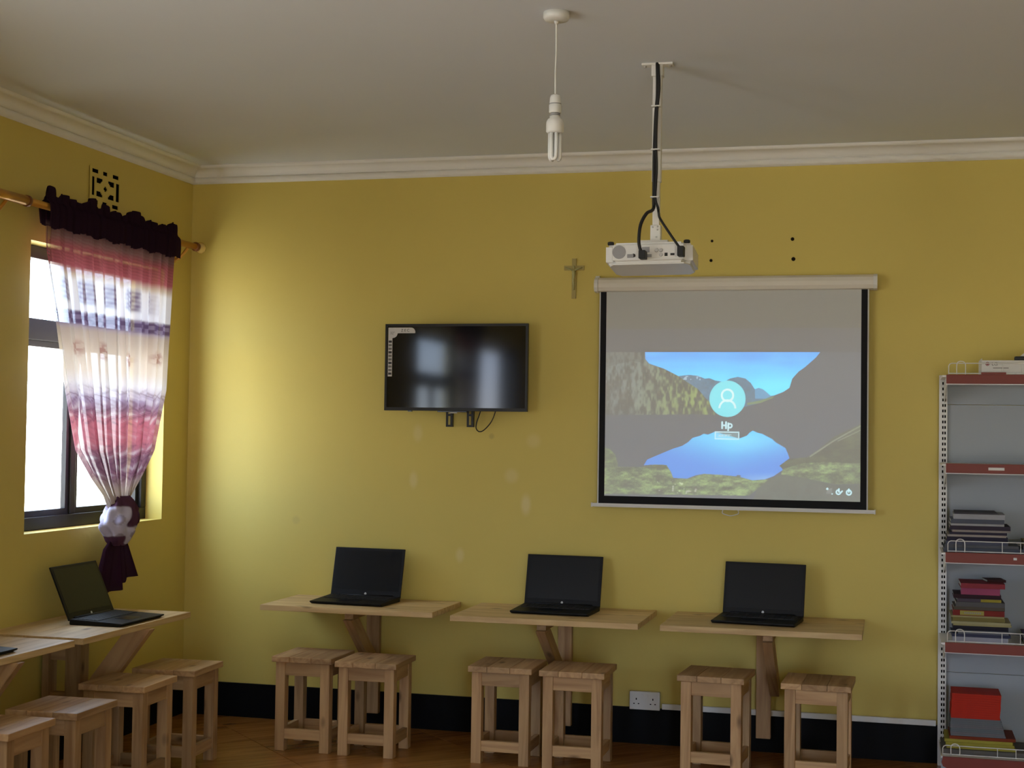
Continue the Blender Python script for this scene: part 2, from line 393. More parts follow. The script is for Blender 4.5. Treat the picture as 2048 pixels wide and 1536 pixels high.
# ------------------------------------------------------------------ windows
def window(n, y0, y1, right=False):
    r = bpy.data.objects.new('window_%d' % n, None); C.objects.link(r); struct(r)
    r.location = (RX+0.12 if right else -0.12, (y0+y1)/2, SILL); r.rotation_euler = (0, 0, PI if right else 0); W2 = (y1-y0)/2; Hh = HEAD-SILL
    F = 'bronze_frame'
    for nm, a in (('frame_rail', (-0.03, 0.03, -W2, W2, 0, 0.058)), ('frame_rail', (-0.03, 0.03, -W2, W2, Hh-0.058, Hh)),
                  ('transom', (-0.03, 0.03, -W2+0.05, W2-0.05, 0.845, 0.94)),
                  ('frame_stile', (-0.03, 0.03, -W2, -W2+0.05, 0.058, Hh-0.058)), ('frame_stile', (-0.03, 0.03, W2-0.05, W2, 0.058, Hh-0.058)),
                  ('mullion', (-0.022, 0.022, -0.09, -0.045, 0.058, 0.845))):
        obj(nm, box(*a, bevel=0.004), F, r)
    for a in ((-W2+0.05, -0.09, 0.058, 0.845), (-0.045, W2-0.05, 0.058, 0.845)):      # sliding sashes
        s = bmesh.new(); t_ = 0.028
        bx(s, -0.012, 0.012, a[0], a[0]+t_, a[2], a[3]); bx(s, -0.012, 0.012, a[1]-t_, a[1], a[2], a[3])
        bx(s, -0.012, 0.012, a[0]+t_, a[1]-t_, a[2], a[2]+t_); bx(s, -0.012, 0.012, a[0]+t_, a[1]-t_, a[3]-t_, a[3])
        so = obj('sash', s, F, r)
        obj('pane', box(-0.002, 0.002, a[0]+t_, a[1]-t_, a[2]+t_, a[3]-t_), 'window_glass', so)
    obj('pane', box(-0.002, 0.002, -W2+0.05, W2-0.05, 0.94, Hh-0.058), 'window_glass', r)
    # daylight portal
    ld = bpy.data.lights.new('daylight_portal', 'AREA'); ld.shape = 'RECTANGLE'; ld.size = Hh; ld.size_y = W2*2
    ld.cycles.is_portal = True
    lo = bpy.data.objects.new('daylight_portal', ld); C.objects.link(lo); lo.parent = r
    lo.location = (-0.07, 0, Hh/2); lo.rotation_euler = (0, -PI/2, 0)
for i, (a, b) in enumerate(WIN): window(i+1, a, b)
for i, (a, b) in enumerate(WINR): window(i+1+len(WIN), a, b, True)
ld = bpy.data.lights.new('daylight_portal', 'AREA'); ld.shape = 'RECTANGLE'; ld.size = DX1-DX0; ld.size_y = DH; ld.cycles.is_portal = True
dr = bpy.data.objects.new('door_1', None); C.objects.link(dr); struct(dr); dr.location = ((DX0+DX1)/2, RY, 0)
lo = bpy.data.objects.new('daylight_portal', ld); C.objects.link(lo); lo.parent = dr; lo.location = (0, -0.15, DH/2); lo.rotation_euler = (PI/2, 0, PI)
bm = bmesh.new(); hw = (DX1-DX0)/2
bx(bm, -hw, -hw+0.04, -0.2, 0.0, 0, DH); bx(bm, hw-0.04, hw, -0.2, 0.0, 0, DH); bx(bm, -hw+0.04, hw-0.04, -0.2, 0.0, DH-0.04, DH)
obj('door_frame', bm, 'bronze_frame', dr)
d2 = bpy.data.objects.new('added_door_2', None); C.objects.link(d2); struct(d2); d2.location = (0, (ADDED_DOORL[0]+ADDED_DOORL[1])/2, 0); hw = (ADDED_DOORL[1]-ADDED_DOORL[0])/2  # unseen doorway added for extra daylight from the left
bm = bmesh.new(); bx(bm, -0.2, 0, -hw, -hw+0.04, 0, HEAD); bx(bm, -0.2, 0, hw-0.04, hw, 0, HEAD); bx(bm, -0.2, 0, -hw+0.04, hw-0.04, HEAD-0.04, HEAD); obj('door_frame', bm, 'bronze_frame', d2)
ld = bpy.data.lights.new('daylight_portal', 'AREA'); ld.shape = 'RECTANGLE'; ld.size = HEAD; ld.size_y = hw*2; ld.cycles.is_portal = True
lo = bpy.data.objects.new('daylight_portal', ld); C.objects.link(lo); lo.parent = d2; lo.location = (-0.15, 0, HEAD/2); lo.rotation_euler = (0, -PI/2, 0)

# perforated ventilation block above the curtain
vb = thing('ventilation_block', 'square pierced ventilation block in the wall above the purple curtain', 'vent', (0, -0.90, 2.505))
VW, VH, NC, NR = 0.272, 0.186, 34, 30
def vhole(u, v):
    r_ = lambda a, b, c, d: a <= u <= b and c <= v <= d
    if r_(.07, .27, .82, .93) or r_(.42, .56, .82, .93) or r_(.74, .94, .82, .93): return True
    if r_(.07, .27, .07, .18) or r_(.42, .56, .07, .18) or r_(.74, .94, .07, .18): return True
    if r_(.045, .145, .26, .74) or r_(.865, .965, .26, .74): return True
    du, dv = abs(u-.5), abs(v-.5)
    if du/.085+dv/.085 < 1: return True
    if .10 < du < .29 and .09 < dv < .24 and du/.30+dv/.24 > 1.02: return True
    return False
bm = bmesh.new()
for i in range(NC):
    run = None
    for j in range(NR+1):
        sol = j < NR and not vhole((i+.5)/NC, (j+.5)/NR)
        if sol and run is None: run = j
        if not sol and run is not None:
            bx(bm, 0.004, 0.0075, -VW/2+VW*i/NC, -VW/2+VW*(i+1)/NC, VH*run/NR, VH*j/NR); run = None
obj('lattice', bm, 'wall_yellow', vb)
obj('hole_shade_panel', box(0.0, 0.004, -VW/2+0.004, VW/2-0.004, 0.004, VH-0.004), 'dark_hole', vb)  # dark panel stands in for the shade inside the holes

# ------------------------------------------------------------------ curtain and rod
def rod(yc, label):
    r = thing('curtain_rod', label, 'curtain rod', (0.08, yc, 2.425))
    bm = bmesh.new(); cyl(bm, (0, -1.15, 0), (0, -0.75, 0), 0.021); obj('outer_tube', bm, 'brass', r)
    bm = bmesh.new(); cyl(bm, (0, -0.75, 0), (0, 0.79, 0), 0.016); obj('inner_tube', bm, 'brass', r)
    for y in (-0.755, 0.79):
        bm = bmesh.new(); lathe(bm, [(0.016, -0.012), (0.024, -0.008), (0.024, 0.008), (0.016, 0.012)], (0, y, 0), 20, 'y'); obj('collar', bm, 'brass_dark', r)
    bm = bmesh.new(); lathe(bm, [(0.006, 0.79), (0.012, 0.80), (0.010, 0.81), (0.024, 0.822), (0.031, 0.84), (0.024, 0.86), (0.004, 0.868)], (0, 0, 0), 10, 'y'); obj('finial', bm, 'crystal', r)
    for y in (-0.90, 0.70):
        bm = bmesh.new(); tube(bm, spline([(-0.08, y, -0.075), (-0.05, y, -0.07), (-0.015, y, -0.035), (0, y, -0.017)]), 0.008)
        cyl(bm, (-0.08, y, -0.075), (-0.073, y, -0.075), 0.017); obj('bracket', bm, 'brass', r)
    return r
rod(-0.90, 'golden curtain rod with a faceted end ball in the room corner')

LEFT = [(2.52, -1.535), (2.44, -1.53), (2.255, -1.525), (1.985, -1.44), (1.687, -1.35), (1.381, -1.235), (1.25, -1.09), (1.173, -0.985), (1.12, -0.945)]
RIGHT = [(2.52, -0.335), (2.44, -0.34), (2.327, -0.365), (1.871, -0.42), (1.671, -0.44), (1.375, -0.555), (1.25, -0.67), (1.175, -0.745), (1.12, -0.80)]
def interp(tab, z):
    zs = np.array([p[0] for p in tab][::-1]); ysv = np.array([p[1] for p in tab][::-1]); return np.interp(z, zs, ysv)
def S01(a, b, x): t_ = np.clip((x-a)/(b-a), 0, 1); return t_*t_*(3-2*t_)
def curtain_colours(u, z):
    """printed bands by height, scroll motifs by place on the cloth"""
    n = u.shape[0]
    rgb = np.zeros((n, 3)); al = np.full(n, 0.80)
    cream = np.array(L(232, 222, 214)[:3]); white = np.array(L(240, 236, 240)[:3])
    dark = np.array(L(48, 28, 42)[:3]); wine = np.array(L(150, 82, 92)[:3]); purple = np.array(L(108, 84, 116)[:3])
    lilac = np.array(L(176, 160, 184)[:3]); pink = np.array(L(198, 126, 140)[:3]); mauve = np.array(L(150, 112, 130)[:3])
    greym = np.array(L(120, 92, 92)[:3]); bei = np.array(L(206, 190, 178)[:3])
    stops = [(2.60, dark), (2.37, dark), (2.35, greym*.6), (2.31, greym), (2.275, wine), (2.235, wine*1.1), (2.19, wine*1.25), (2.155, bei), (2.13, white*.95), (2.03, white*.95),
             (2.00, white), (1.985, lilac), (1.945, lilac), (1.915, bei), (1.80, cream), (1.74, cream), (1.68, white*.95), (1.61, lilac*1.05), (1.56, mauve*1.15), (1.51, pink), (1.42, pink*.95), (1.35, mauve), (1.28, mauve*1.1), (1.21, bei*.95), (1.10, bei*.8)]
    zs = np.array([s[0] for s in stops][::-1]); cs = np.array([s[1] for s in stops][::-1])
    for k in range(3): rgb[:, k] = np.interp(z, zs, cs[:, k])
    U = u*9.0
    # woven purple blocks
    blk = S01(-.25, .35, np.sin(2*PI*u*5.2-.9))*S01(2.02, 2.05, z)*(1-S01(2.12, 2.155, z))*(1-S01(.78, .9, u))
    tex = 0.5+0.5*np.sin(170*u+90*z)*np.sin(210*z-60*u)
    k = (blk*(0.55+0.4*tex))[:, None]; rgb = rgb*(1-k)+purple*k
    band = S01(1.93, 1.95, z)*(1-S01(1.99, 2.005, z))
    k = (band*(0.45+0.5*(np.sin(2*PI*u*22)*np.sin(2*PI*z*26) > -.1)))[:, None]; rgb = rgb*(1-k)+purple*.9*k
    # weave streaks in the wine band
    k = (S01(2.18, 2.22, z)*(1-S01(2.34, 2.36, z))*(0.35*(np.sin(420*z+160*u) > .2)))[:, None]; rgb = rgb*(1-k)+wine*.55*k
    # small flowers on the cream field
    for (fu, fz) in ((.14, 1.835), (.38, 1.83), (.64, 1.80), (.9, 1.82)):
        d = np.hypot((u-fu)*1.1, (z-fz)*1.2); sp_ = 0.5+0.5*np.sin(150*u+40*z)*np.sin(130*z-70*u)
        k = (0.75*(1-S01(.02, .065, d))*(.35+.65*(sp_ > .45)))[:, None]; rgb = rgb*(1-k)+np.array(L(168, 116, 108)[:3])*k
    # scrolls
    s1 = np.abs(np.sin(2*PI*(u*7.0)+2.2*np.sin(2*PI*z*5.5)))
    s2 = np.abs(np.sin(2*PI*(z*6.5)+2.2*np.sin(2*PI*u*6.0)))
    line = np.maximum(1-S01(.10, .32, s1), 1-S01(.10, .32, s2))
    zone = S01(1.22, 1.27, z)*(1-S01(1.62, 1.70, z))*np.where((z > 1.41) & (z < 1.50), .35, 1.0)
    k = (line*zone*0.55)[:, None]; rgb = rgb*(1-k)+np.array(L(112, 74, 96)[:3])*k
    hollow = (zone*.5*(1-S01(.0, .3, np.maximum(1-s1, 1-s2))))[:, None]; rgb = rgb*(1-hollow)+white*hollow
    al = 0.955-0.30*(1-S01(.03, .10, u))*S01(1.2, 1.5, z)
    al = np.where(z > 2.35, 0.99, al)
    return np.clip(rgb, 0, 1), al
def cloth_mesh(name, X, Y, Z, rgb, al):
    nr, nc = X.shape
    co = np.stack([X, Y, Z], -1).reshape(-1, 3)
    idx = np.arange(nr*nc).reshape(nr, nc)
    f = np.stack([idx[:-1, :-1], idx[:-1, 1:], idx[1:, 1:], idx[1:, :-1]], -1).reshape(-1, 4)
    me = bpy.data.meshes.new(name); me.from_pydata(co.tolist(), [], f.tolist())
    ca = me.color_attributes.new('Col', 'FLOAT_COLOR', 'POINT')
    ca.data.foreach_set('color', np.concatenate([rgb, al[:, None]], 1).ravel().astype(np.float32))
    me.polygons.foreach_set('use_smooth', [True]*len(me.polygons)); me.materials.append(M['curtain_cloth']); me.update()
    return me
def folds(u, z, yw):
    ph = 2*PI*u
    return 0.55*np.sin(ph*13+0.8*np.sin(ph*3+z))+0.3*np.sin(ph*23+1.3)+0.25*np.sin(ph*5+2*z)
def curtain(label, dy, group=None):
    r = thing('curtain', label, 'curtain', (0, dy, 0), group=group)
    nr, nc = 260, 230
    v = np.linspace(0, 1, nr)[:, None]*np.ones((1, nc)); u = np.linspace(0, 1, nc)[None, :]*np.ones((nr, 1))
    Z = 2.40-(2.40-1.115)*v
    a, b = interp(LEFT, Z), interp(RIGHT, Z); Wd = b-a
    amp = 0.016+0.012*np.minimum(v*3, 1)-0.012*S01(.8, 1, v)
    Y = a+Wd*u+0.006*np.sin(2*PI*u*17+1)
    X = 0.082+amp*folds(u, Z, Wd)+0.02*S01(.55, 1, v)*np.sin(PI*u)
    Zs = Z-0.03*S01(.6, 1, v)*np.sin(PI*u)
    rgb, al = curtain_colours(u.ravel(), Z.ravel())
    obj('cloth_panel', cloth_mesh('cloth_panel', X, Y, Zs, rgb, al), None, r)
    # gathered heading that sleeves the rod, with an upright frill
    nr = 40; prof = []
    v = np.linspace(0, 1, nr)[:, None]*np.ones((1, nc)); u = np.linspace(0, 1, nc)[None, :]*np.ones((nr, 1))
    ang = -PI*0.5+2*PI*v*0.93
    Xr = 0.08+0.026*np.cos(ang+PI/2-PI/2); 
    th = np.linspace(0, 1, nr)
    # section: front skirt -> front of rod -> frill up -> frill down -> back of rod
    sec = spline([(0.108, 2.335), (0.110, 2.40), (0.106, 2.435), (0.090, 2.452), (0.088, 2.475), (0.084, 2.49), (0.078, 2.475), (0.074, 2.452), (0.054, 2.43), (0.056, 2.395), (0.062, 2.35)] and
                 [(0.108, 0, 2.335), (0.110, 0, 2.40), (0.106, 0, 2.435), (0.090, 0, 2.452), (0.088, 0, 2.475), (0.084, 0, 2.49), (0.078, 0, 2.475), (0.074, 0, 2.452), (0.054, 0, 2.43), (0.056, 0, 2.395), (0.062, 0, 2.35)], 4)
    sx = np.array([p.x for p in sec]); sz = np.array([p.z for p in sec]); nr = len(sec)
    u = np.linspace(0, 1, nc)[None, :]*np.ones((nr, 1)); X = sx[:, None]+0*u; Z = sz[:, None]+0*u
    fr = np.clip((Z-2.445)/0.045, 0, 1)
    bump_ = np.abs(np.sin(PI*u*8.5+0.9*np.sin(2*PI*u*2.3)))**0.6*(0.7+0.3*np.sin(2*PI*u*3.1+1))
    Z = Z+fr*(0.050*bump_-0.022)
    lowhang = np.clip((2.40-Z)/0.065, 0, 1)
    Z = Z-lowhang*(0.006*np.sin(2*PI*u*7)+0.002*np.sin(2*PI*u*31))
    X = X+(0.006+0.003*fr)*np.sin(2*PI*u*21+.7)+0.003*np.sin(2*PI*u*37)
    Y = interp(LEFT, 2.44)+(interp(RIGHT, 2.44)-interp(LEFT, 2.44))*u+fr*0.004*np.sin(2*PI*u*15)
    rgb = np.tile(np.array(L(46, 30, 44)[:3]), (X.size, 1)); al = np.full(X.size, 0.99)
    obj('frilled_heading', cloth_mesh('frilled_heading', X, Y, Z, rgb, al), None, r)
    # knot
    nr, nc = 60, 72
    v = np.linspace(0, 1, nr)[:, None]*np.ones((1, nc)); a = np.linspace(0, 2*PI, nc)[None, :]*np.ones((nr, 1))
    Z = 1.165-(1.165-0.935)*v
    prof = np.interp(v, [0, .12, .3, .5, .7, .9, 1], [.055, .085, .105, .118, .108, .075, .05])
    wr = 1+0.10*np.sin(5*a+7*v)+0.07*np.sin(9*a-11*v)+0.05*np.sin(2*PI*v*3+2*a)
    Y = -0.865+prof*wr*1.02*np.sin(a)-0.03*(v-.5)+0.012*np.sin(8*v); X = 0.098+prof*wr*0.55*np.cos(a)
    nz = 0.5+0.5*np.sin(3*a.ravel()+5*v.ravel())*np.sin(2.2*a.ravel()-9*v.ravel()+1.2)
    wh = np.array(L(205, 200, 222)[:3]); pu = np.array(L(92, 62, 84)[:3])
    sa, vv = np.sin(a.ravel()), v.ravel()
    mask = S01(.35, .65, 0.25*nz+1.0*S01(.05, -.35, sa)*S01(.15, .3, vv)*(1-S01(.72, .85, vv))+0.9*S01(-.3, .0, sa)*S01(.55, .72, vv)*(1-S01(.93, 1.0, vv)))[:, None]
    rgb = pu*(1-mask)+wh*mask
    mo = (0.45*(np.sin(3*a.ravel()+8*vv)*np.sin(2*a.ravel()-9*vv+1) > .4))[:, None]; rgb = rgb*(1-mo)+pu*mo
    obj('knot', cloth_mesh('knot', X, Y, Z, rgb, np.full(X.size, 1.0)), None, r)
    # loop that pulls the knot back to the window side
    bm = bmesh.new(); tube(bm, spline([(0.09, -0.80, 1.085), (0.06, -0.72, 1.10), (0.04, -0.655, 1.085), (0.05, -0.64, 1.06), (0.08, -0.70, 1.04), (0.10, -0.78, 1.03)]), 0.028, 10)
    me = to_mesh(bm, 'knot_loop'); ca = me.color_attributes.new('Col', 'FLOAT_COLOR', 'POINT')
    for d in ca.data: d.color = L(74, 48, 66)[:3]+(1.0,)
    me.materials.append(M['curtain_cloth']); obj('knot_loop', me, None, r)
    # dark tail
    nr, nc = 60, 120
    v = np.linspace(0, 1, nr)[:, None]*np.ones((1, nc)); u = np.linspace(0, 1, nc)[None, :]*np.ones((nr, 1))
    zb = np.interp(u, [0, .3, .32, .75, .78, 1.0], [.775, .725, .722, .755, .775, .79])
    Z = 0.975+(zb-0.975)*v
    a = np.interp(v, [0, .25, 1], [-.925, -1.0, -1.085]); b = np.interp(v, [0, .25, 1], [-.81, -.77, -.70])
    Y = a+(b-a)*u
    X = 0.088+0.045*(0.3+0.7*v)*np.sin(2*PI*u*2.4+.6)*0.6+0.012*np.sin(2*PI*u*7)*v+0.02*np.sin(PI*u)
    rgb = np.tile(np.array(L(50, 28, 44)[:3]), (X.size, 1)); obj('tail', cloth_mesh('tail', X, Y, Z, rgb, np.full(X.size, .985)), None, r)
    return r
c0 = curtain('sheer purple and pink banded curtain knotted at its lower end', 0.0)
for k, (a, b) in enumerate(WIN[1:]):
    dup(c0, 'knotted purple curtain that shows only as a reflection in the television', None, location=(0, b-0.27*0.6-0.45, 0), scale=(1, 0.6, 1))

# ------------------------------------------------------------------ stools
def make_stool(label):
    r = thing('wooden_stool', label, 'stool', group='square wooden stools at the wall desks')
    S, SH = 0.148, 0.435; hl = 0.133; LW = 0.046; top = SH-0.026
    ws = [0.30, 0.36, 0.34]; x = -S
    for k, f in enumerate(ws):
        x1 = x+2*S*f
        obj('seat_plank', box(x+0.0004, x1-0.0004, -0.152, 0.152, top, SH, bevel=0.003), 'pine_y', r); x = x1
    for sx in (-1, 1):
        for sy in (-1, 1):
            a, b = sorted((sx*hl, sx*(hl-LW))); c_, d = sorted((sy*(hl+.002), sy*(hl+.002-LW)))
            obj('leg', box(a, b, c_, d, 0, top, bevel=0.002), 'pine_z', r)
    for s in (-1, 1):
        a, b = sorted((s*(hl-0.004), s*(hl-0.026)))
        obj('apron', box(-hl+LW, hl-LW, a+s*.002, b+s*.002, top-0.062, top, bevel=0.0015), 'pine_x', r)
        obj('apron', box(a, b, -hl+LW-.002, hl-LW+.002, top-0.062, top, bevel=0.0015), 'pine_y', r)
        obj('stretcher', box(-hl+LW, hl-LW, a+s*.002, b+s*.002, 0.055, 0.102, bevel=0.0015), 'pine_x', r)
        obj('stretcher', box(a, b, -hl+LW-.002, hl-LW+.002, 0.055, 0.102, bevel=0.0015), 'pine_y', r)
    return r
ST = [(0.955, -0.555, 0, 1.0, 'wooden stool at the television desk, the one nearer the room corner'),
      (1.268, -0.565, 1, 0.985, 'wooden stool at the television desk, the one farther from the room corner'),
      (1.893, -0.528, 0, 1.0, 'wooden stool at the middle desk with a knot in its seat edge'),
      (2.222, -0.530, 0, 0.995, 'wooden stool at the middle desk, the one nearer the wall socket'),
      (2.836, -0.470, -4, 1.0, 'wooden stool under the projection screen desk, the one nearer the wall socket'),
      (3.282, -0.500, -2, 0.99, 'wooden stool under the projection screen desk, the one nearer the metal shelving'),
      (0.520, -1.070, 2, 1.0, 'wooden stool at the window wall, first from the room corner'),
      (0.512, -1.495, 2, 1.0, 'wooden stool at the window wall, second from the room corner'),
      (0.560, -2.080, 1, 1.005, 'wooden stool at the window wall, third from the room corner'),
      (0.535, -2.475, 1, 1.005, 'wooden stool at the window wall, fourth from the room corner')]
s0 = None
for (x, y, a, sz, lab) in ST:
    if s0 is None: s0 = make_stool(lab); o = s0
    else: o = dup(s0, lab)
    o.location = (x, y, 0); o.rotation_euler = (0, 0, math.radians(a)); o.scale = (1, 1, sz)

# ------------------------------------------------------------------ wall desks (local: x along the wall, -y into the room)
def desk(label, loc, rotz, length, depth, post_x, brace_dx, outer=False, split=0.42):
    r = thing('wall_desk', label, 'desk', loc, (0, 0, rotz), group='wooden desks fixed to the walls')
    Z = 0.64; T = 0.026; h = length/2
    ysp = -depth*split
    obj('top_plank', box(-h, h, ysp+0.0005, -0.001, Z-T, Z, bevel=0.002), 'desk_x', r)
    obj('top_plank', box(-h, h, -depth, ysp-0.0005, Z-T, Z, bevel=0.002), 'desk_x', r)
    obj('wall_post', box(post_x-0.034, post_x+0.034, -0.045, -0.0125, 0.068, Z-T, bevel=0.002), 'pine_z', r)
    ax = post_x+brace_dx
    obj('arm', box(ax-0.022, ax+0.022, -depth*(0.55 if outer else 0.84), -0.046, Z-T-0.035, Z-T, bevel=0.002), 'pine_y', r)
    if outer:
        obj('upright', box(post_x-0.034, post_x+0.034, -0.20, -0.125, 0.20, Z-T-0.036, bevel=0.002), 'pine_z', r)
        for z in (0.30, 0.50): obj('spacer_block', box(post_x-0.02, post_x+0.02, -0.124, -0.046, z-0.03, z+0.03), 'pine_y', r)
        p0, p1 = Vector((ax, -0.201, 0.31)), Vector((ax, -depth*0.93, Z-T-0.001))
    else:
        p0, p1 = Vector((ax, -0.046, 0.31)), Vector((ax, -depth*0.78, Z-T-0.036))
    d = (p1-p0); ln = d.length; ang = math.atan2(d.z, -d.y)
    mt = Matrix.Translation(p0) @ Matrix.Rotation(-ang, 4, 'X')
    hb = 0.046 if outer else 0.035
    bm = box(-0.022, 0.022, -ln, 0, -hb, hb, bevel=0.002)
    for v in bm.verts:                      # cut the upper end flush under the top
        if v.co.y < -ln*0.5: v.co.y += v.co.z/math.tan(ang)
        else: v.co.y -= v.co.z*math.tan(ang)
    b = obj('brace', bm, 'pine_y', r); b.location = p0; b.rotation_euler = (-ang, 0, 0)
    return r
desk('short pine desk fixed to the wall below the television', (1.075, 0, 0), 0, 0.87, 0.475, -0.012, 0.005)
desk('short pine desk fixed to the wall midway between television and projection screen', (2.055, 0, 0), 0, 0.875, 0.545, -0.005, -0.02)
desk('short pine desk fixed to the wall below the projection screen', (3.028, 0, 0), 0, 0.875, 0.545, -0.022, 0.052)
desk('pine wall desk under the window with the knotted curtain', (0, -1.315, 0), PI/2, 0.93, 0.465, 0.0, 0.06, True)
desk('pine wall desk on the window wall, second from the room corner', (0, -2.30, 0), PI/2, 0.93, 0.46, 0.0, 0.06, True)

# ------------------------------------------------------------------ laptops (local: +y towards the hinge)
def make_laptop(label):
    r = thing('laptop', label, 'laptop', group='open black laptops on the wall desks')
    W2, D2 = 0.188, 0.25; 
    bm = bmesh.new()                     # wedge base
    pr = [(-D2, 0.010), (-D2, 0.014), (0, 0.024), (0, 0.0), (-D2+0.02, 0.0)]
    prism(bm, pr, -W2, W2, 'yz'); bmesh.ops.bevel(bm, geom=list(bm.edges), offset=0.0025, segments=2, affect='EDGES')
    obj('base', bm, 'laptop_black', r)
    sl = 0.010/D2
    kb = bmesh.new(); bx(kb, -0.172, 0.172, -0.125, -0.025, -0.0005, 0.0008)
    for i in range(5):
        for j in range(14):
            x0 = -0.168+j*0.024; y0 = -0.122+i*0.0192
            bx(kb, x0, x0+0.021, y0, y0+0.0165, 0.0008, 0.0026)
    k = obj('keyboard', kb, 'keyboard_black', r, (0, 0, 0.0243)); k.rotation_euler = (math.atan(sl), 0, 0)
    tp = obj('touchpad', box(-0.06, 0.045, -0.215, -0.145, -0.0005, 0.0009, bevel=0.0004), 'laptop_screen', r, (0, 0, 0.0243)); tp.rotation_euler = (math.atan(sl), 0, 0)
    bm = bmesh.new(); cyl(bm, (-0.15, 0, 0.022), (0.15, 0, 0.022), 0.007, seg=10); obj('hinge', bm, 'laptop_black', r)
    lid = obj('lid', box(-W2, W2, -0.004, 0.004, 0.0, 0.245, bevel=0.003), 'laptop_black', r, (0, 0.002, 0.016))
    lid.rotation_euler = (math.radians(-14), 0, 0)
    obj('screen', box(-0.174, 0.174, -0.0046, -0.0039, 0.032, 0.232), 'laptop_screen', lid)
    bm = bmesh.new(); lathe(bm, [(0.0055, -0.0052), (0.0055, -0.0039)], (0, 0, 0.016), 20, 'y'); obj('logo_disc', bm, 'logo_silver', lid)
    me = text_mesh('hp', 0.008, 0.0001); lt = obj('logo_letters', me, 'keyboard_black', lid, (0, -0.0054, 0.0165)); lt.rotation_euler = (PI/2, 0, 0)
    return r
l0 = make_laptop('open black laptop on the desk below the television')
l0.location = (1.045, -0.115, 0.64); l0.rotation_euler = (0, 0, math.radians(-3))
for lab, loc, a in (('open black laptop on the middle wall desk', (2.053, -0.135, 0.64), -2),
                    ('open black laptop on the desk below the projection screen', (3.010, -0.165, 0.64), -6),
                    ('open black laptop under the window with its lid against the curtain tail', (0.195, -1.252, 0.64), 90),
                    ('open black laptop on the window wall desk second from the corner', (0.175, -2.36, 0.64), 90)):
    o = dup(l0, lab); o.location = loc; o.rotation_euler = (0, 0, math.radians(a))
    if a == 90:
        for ch in o.children:
            if ch.name.startswith('lid'): ch.rotation_euler = (math.radians(-24), 0, 0)

# ------------------------------------------------------------------ television
tv = thing('television', 'flat black television with a white corner sticker on the yellow wall', 'television', (1.491, -0.10, 1.587))
tw, th = 0.368, 0.432
bm = bmesh.new()
bx(bm, -tw, tw, 0, 0.022, 0, 0.016); bx(bm, -tw, tw, 0, 0.022, th-0.012, th); bx(bm, -tw, -tw+0.011, 0, 0.022, 0.016, th-0.012); bx(bm, tw-0.011, tw, 0, 0.022, 0.016, th-0.012)
obj('bezel', bm, 'black_plastic', tv)
mat('tv_panel', (0.003, 0.003, 0.004, 1), rough=0.07, spec=0.36)
obj('screen_panel', box(-tw+0.011, tw-0.011, 0.003, 0.02, 0.016, th-0.012), 'tv_panel', tv)
obj('back_cover', box(-tw+0.03, tw-0.03, 0.0225, 0.060, 0.03, th-0.03, bevel=0.008), 'black_plastic', tv)
obj('wall_plate', box(-0.16, 0.16, 0.086, 0.0995, 0.10, 0.30), 'black_plastic', tv)
obj('receiver_bump', box(-0.09, 0.06, 0.002, 0.03, -0.006, 0.0, bevel=0.002), 'black_gloss', tv)
obj('sensor', box(-0.245, -0.225, 0.004, 0.02, -0.005, 0.0), 'black_gloss', tv)
for x in (-0.046, 0.062):                 # slotted mount arms hanging below the set
    bm = bmesh.new(); w_ = 0.017
    bx(bm, x-w_, x-w_+0.011, 0.062, 0.066, -0.078, 0.34); bx(bm, x+w_-0.011, x+w_, 0.062, 0.066, -0.078, 0.34)
    for z0, z1 in ((-0.078, -0.068), (-0.024, -0.014), (0.05, 0.34)): bx(bm, x-w_+0.011, x+w_-0.011, 0.062, 0.066, z0, z1)
    bx(bm, x-w_, x-w_+0.003, 0.066, 0.085, -0.078, 0.34); bx(bm, x+w_-0.003, x+w_, 0.066, 0.085, -0.078, 0.34)
    obj('mount_arm', bm, 'black_plastic', tv)
obj('paper_tag', box(-0.028, 0.012, 0.004, 0.0045, -0.011, -0.006), 'sticker', tv)
bm = bmesh.new(); tube(bm, spline([(0.125, 0.05, 0.05), (0.118, 0.05, 0.0), (0.100, 0.05, -0.055), (0.098, 0.05, -0.085), (0.115, 0.05, -0.10), (0.140, 0.05, -0.09), (0.175, 0.05, -0.05), (0.195, 0.05, 0.0), (0.20, 0.05, 0.05)], 6), 0.0028, 8)
obj('cable', bm, 'rubber_black', tv)
# corner sticker: round badge, name strip and icon column
bm = bmesh.new(); pol = [(-tw+0.015, th-0.018), (-tw+0.015, th-0.072)] + [(-tw+0.037+0.026*math.cos(a), th-0.048-0.022*math.sin(a)) for a in np.linspace(PI*0.55, 0.05, 9)] + \
    [(-tw+0.066, th-0.046), (-tw+0.155, th-0.046)] + [(-tw+0.135+0.022*math.cos(a), th-0.042+0.024*math.sin(a)) for a in np.linspace(0.0, PI/2, 6)]
prism(bm, pol, 0.0022, 0.0030); st_ = obj('corner_sticker', bm, 'sticker', tv)
def flat_text(s, size, x, z, m, parent, y=0.0018, spacing=1.0):
    o = obj('lettering', text_mesh(s, size, 0.0002, spacing), m, parent, (x, y, z)); o.rotation_euler = (PI/2, 0, 0); return o
flat_text('ZEC', 0.019, -tw+0.104, th-0.0325, 'sticker_ink', st_, spacing=1.5)
flat_text('32"', 0.018, -tw+0.037, th-0.046, 'sticker_icon', st_)
s2_ = obj('icon_strip', box(-tw+0.015, -tw+0.037, 0.0022, 0.0030, th-0.262, th-0.070), 'sticker', tv)
for k in range(10):
    z = th-0.088-k*0.0178; obj('icon', box(-tw+0.0175, -tw+0.0345, 0.0017, 0.0022, z-0.0055, z+0.0055), 'sticker_icon' if k % 3 else 'sticker_ink', s2_)

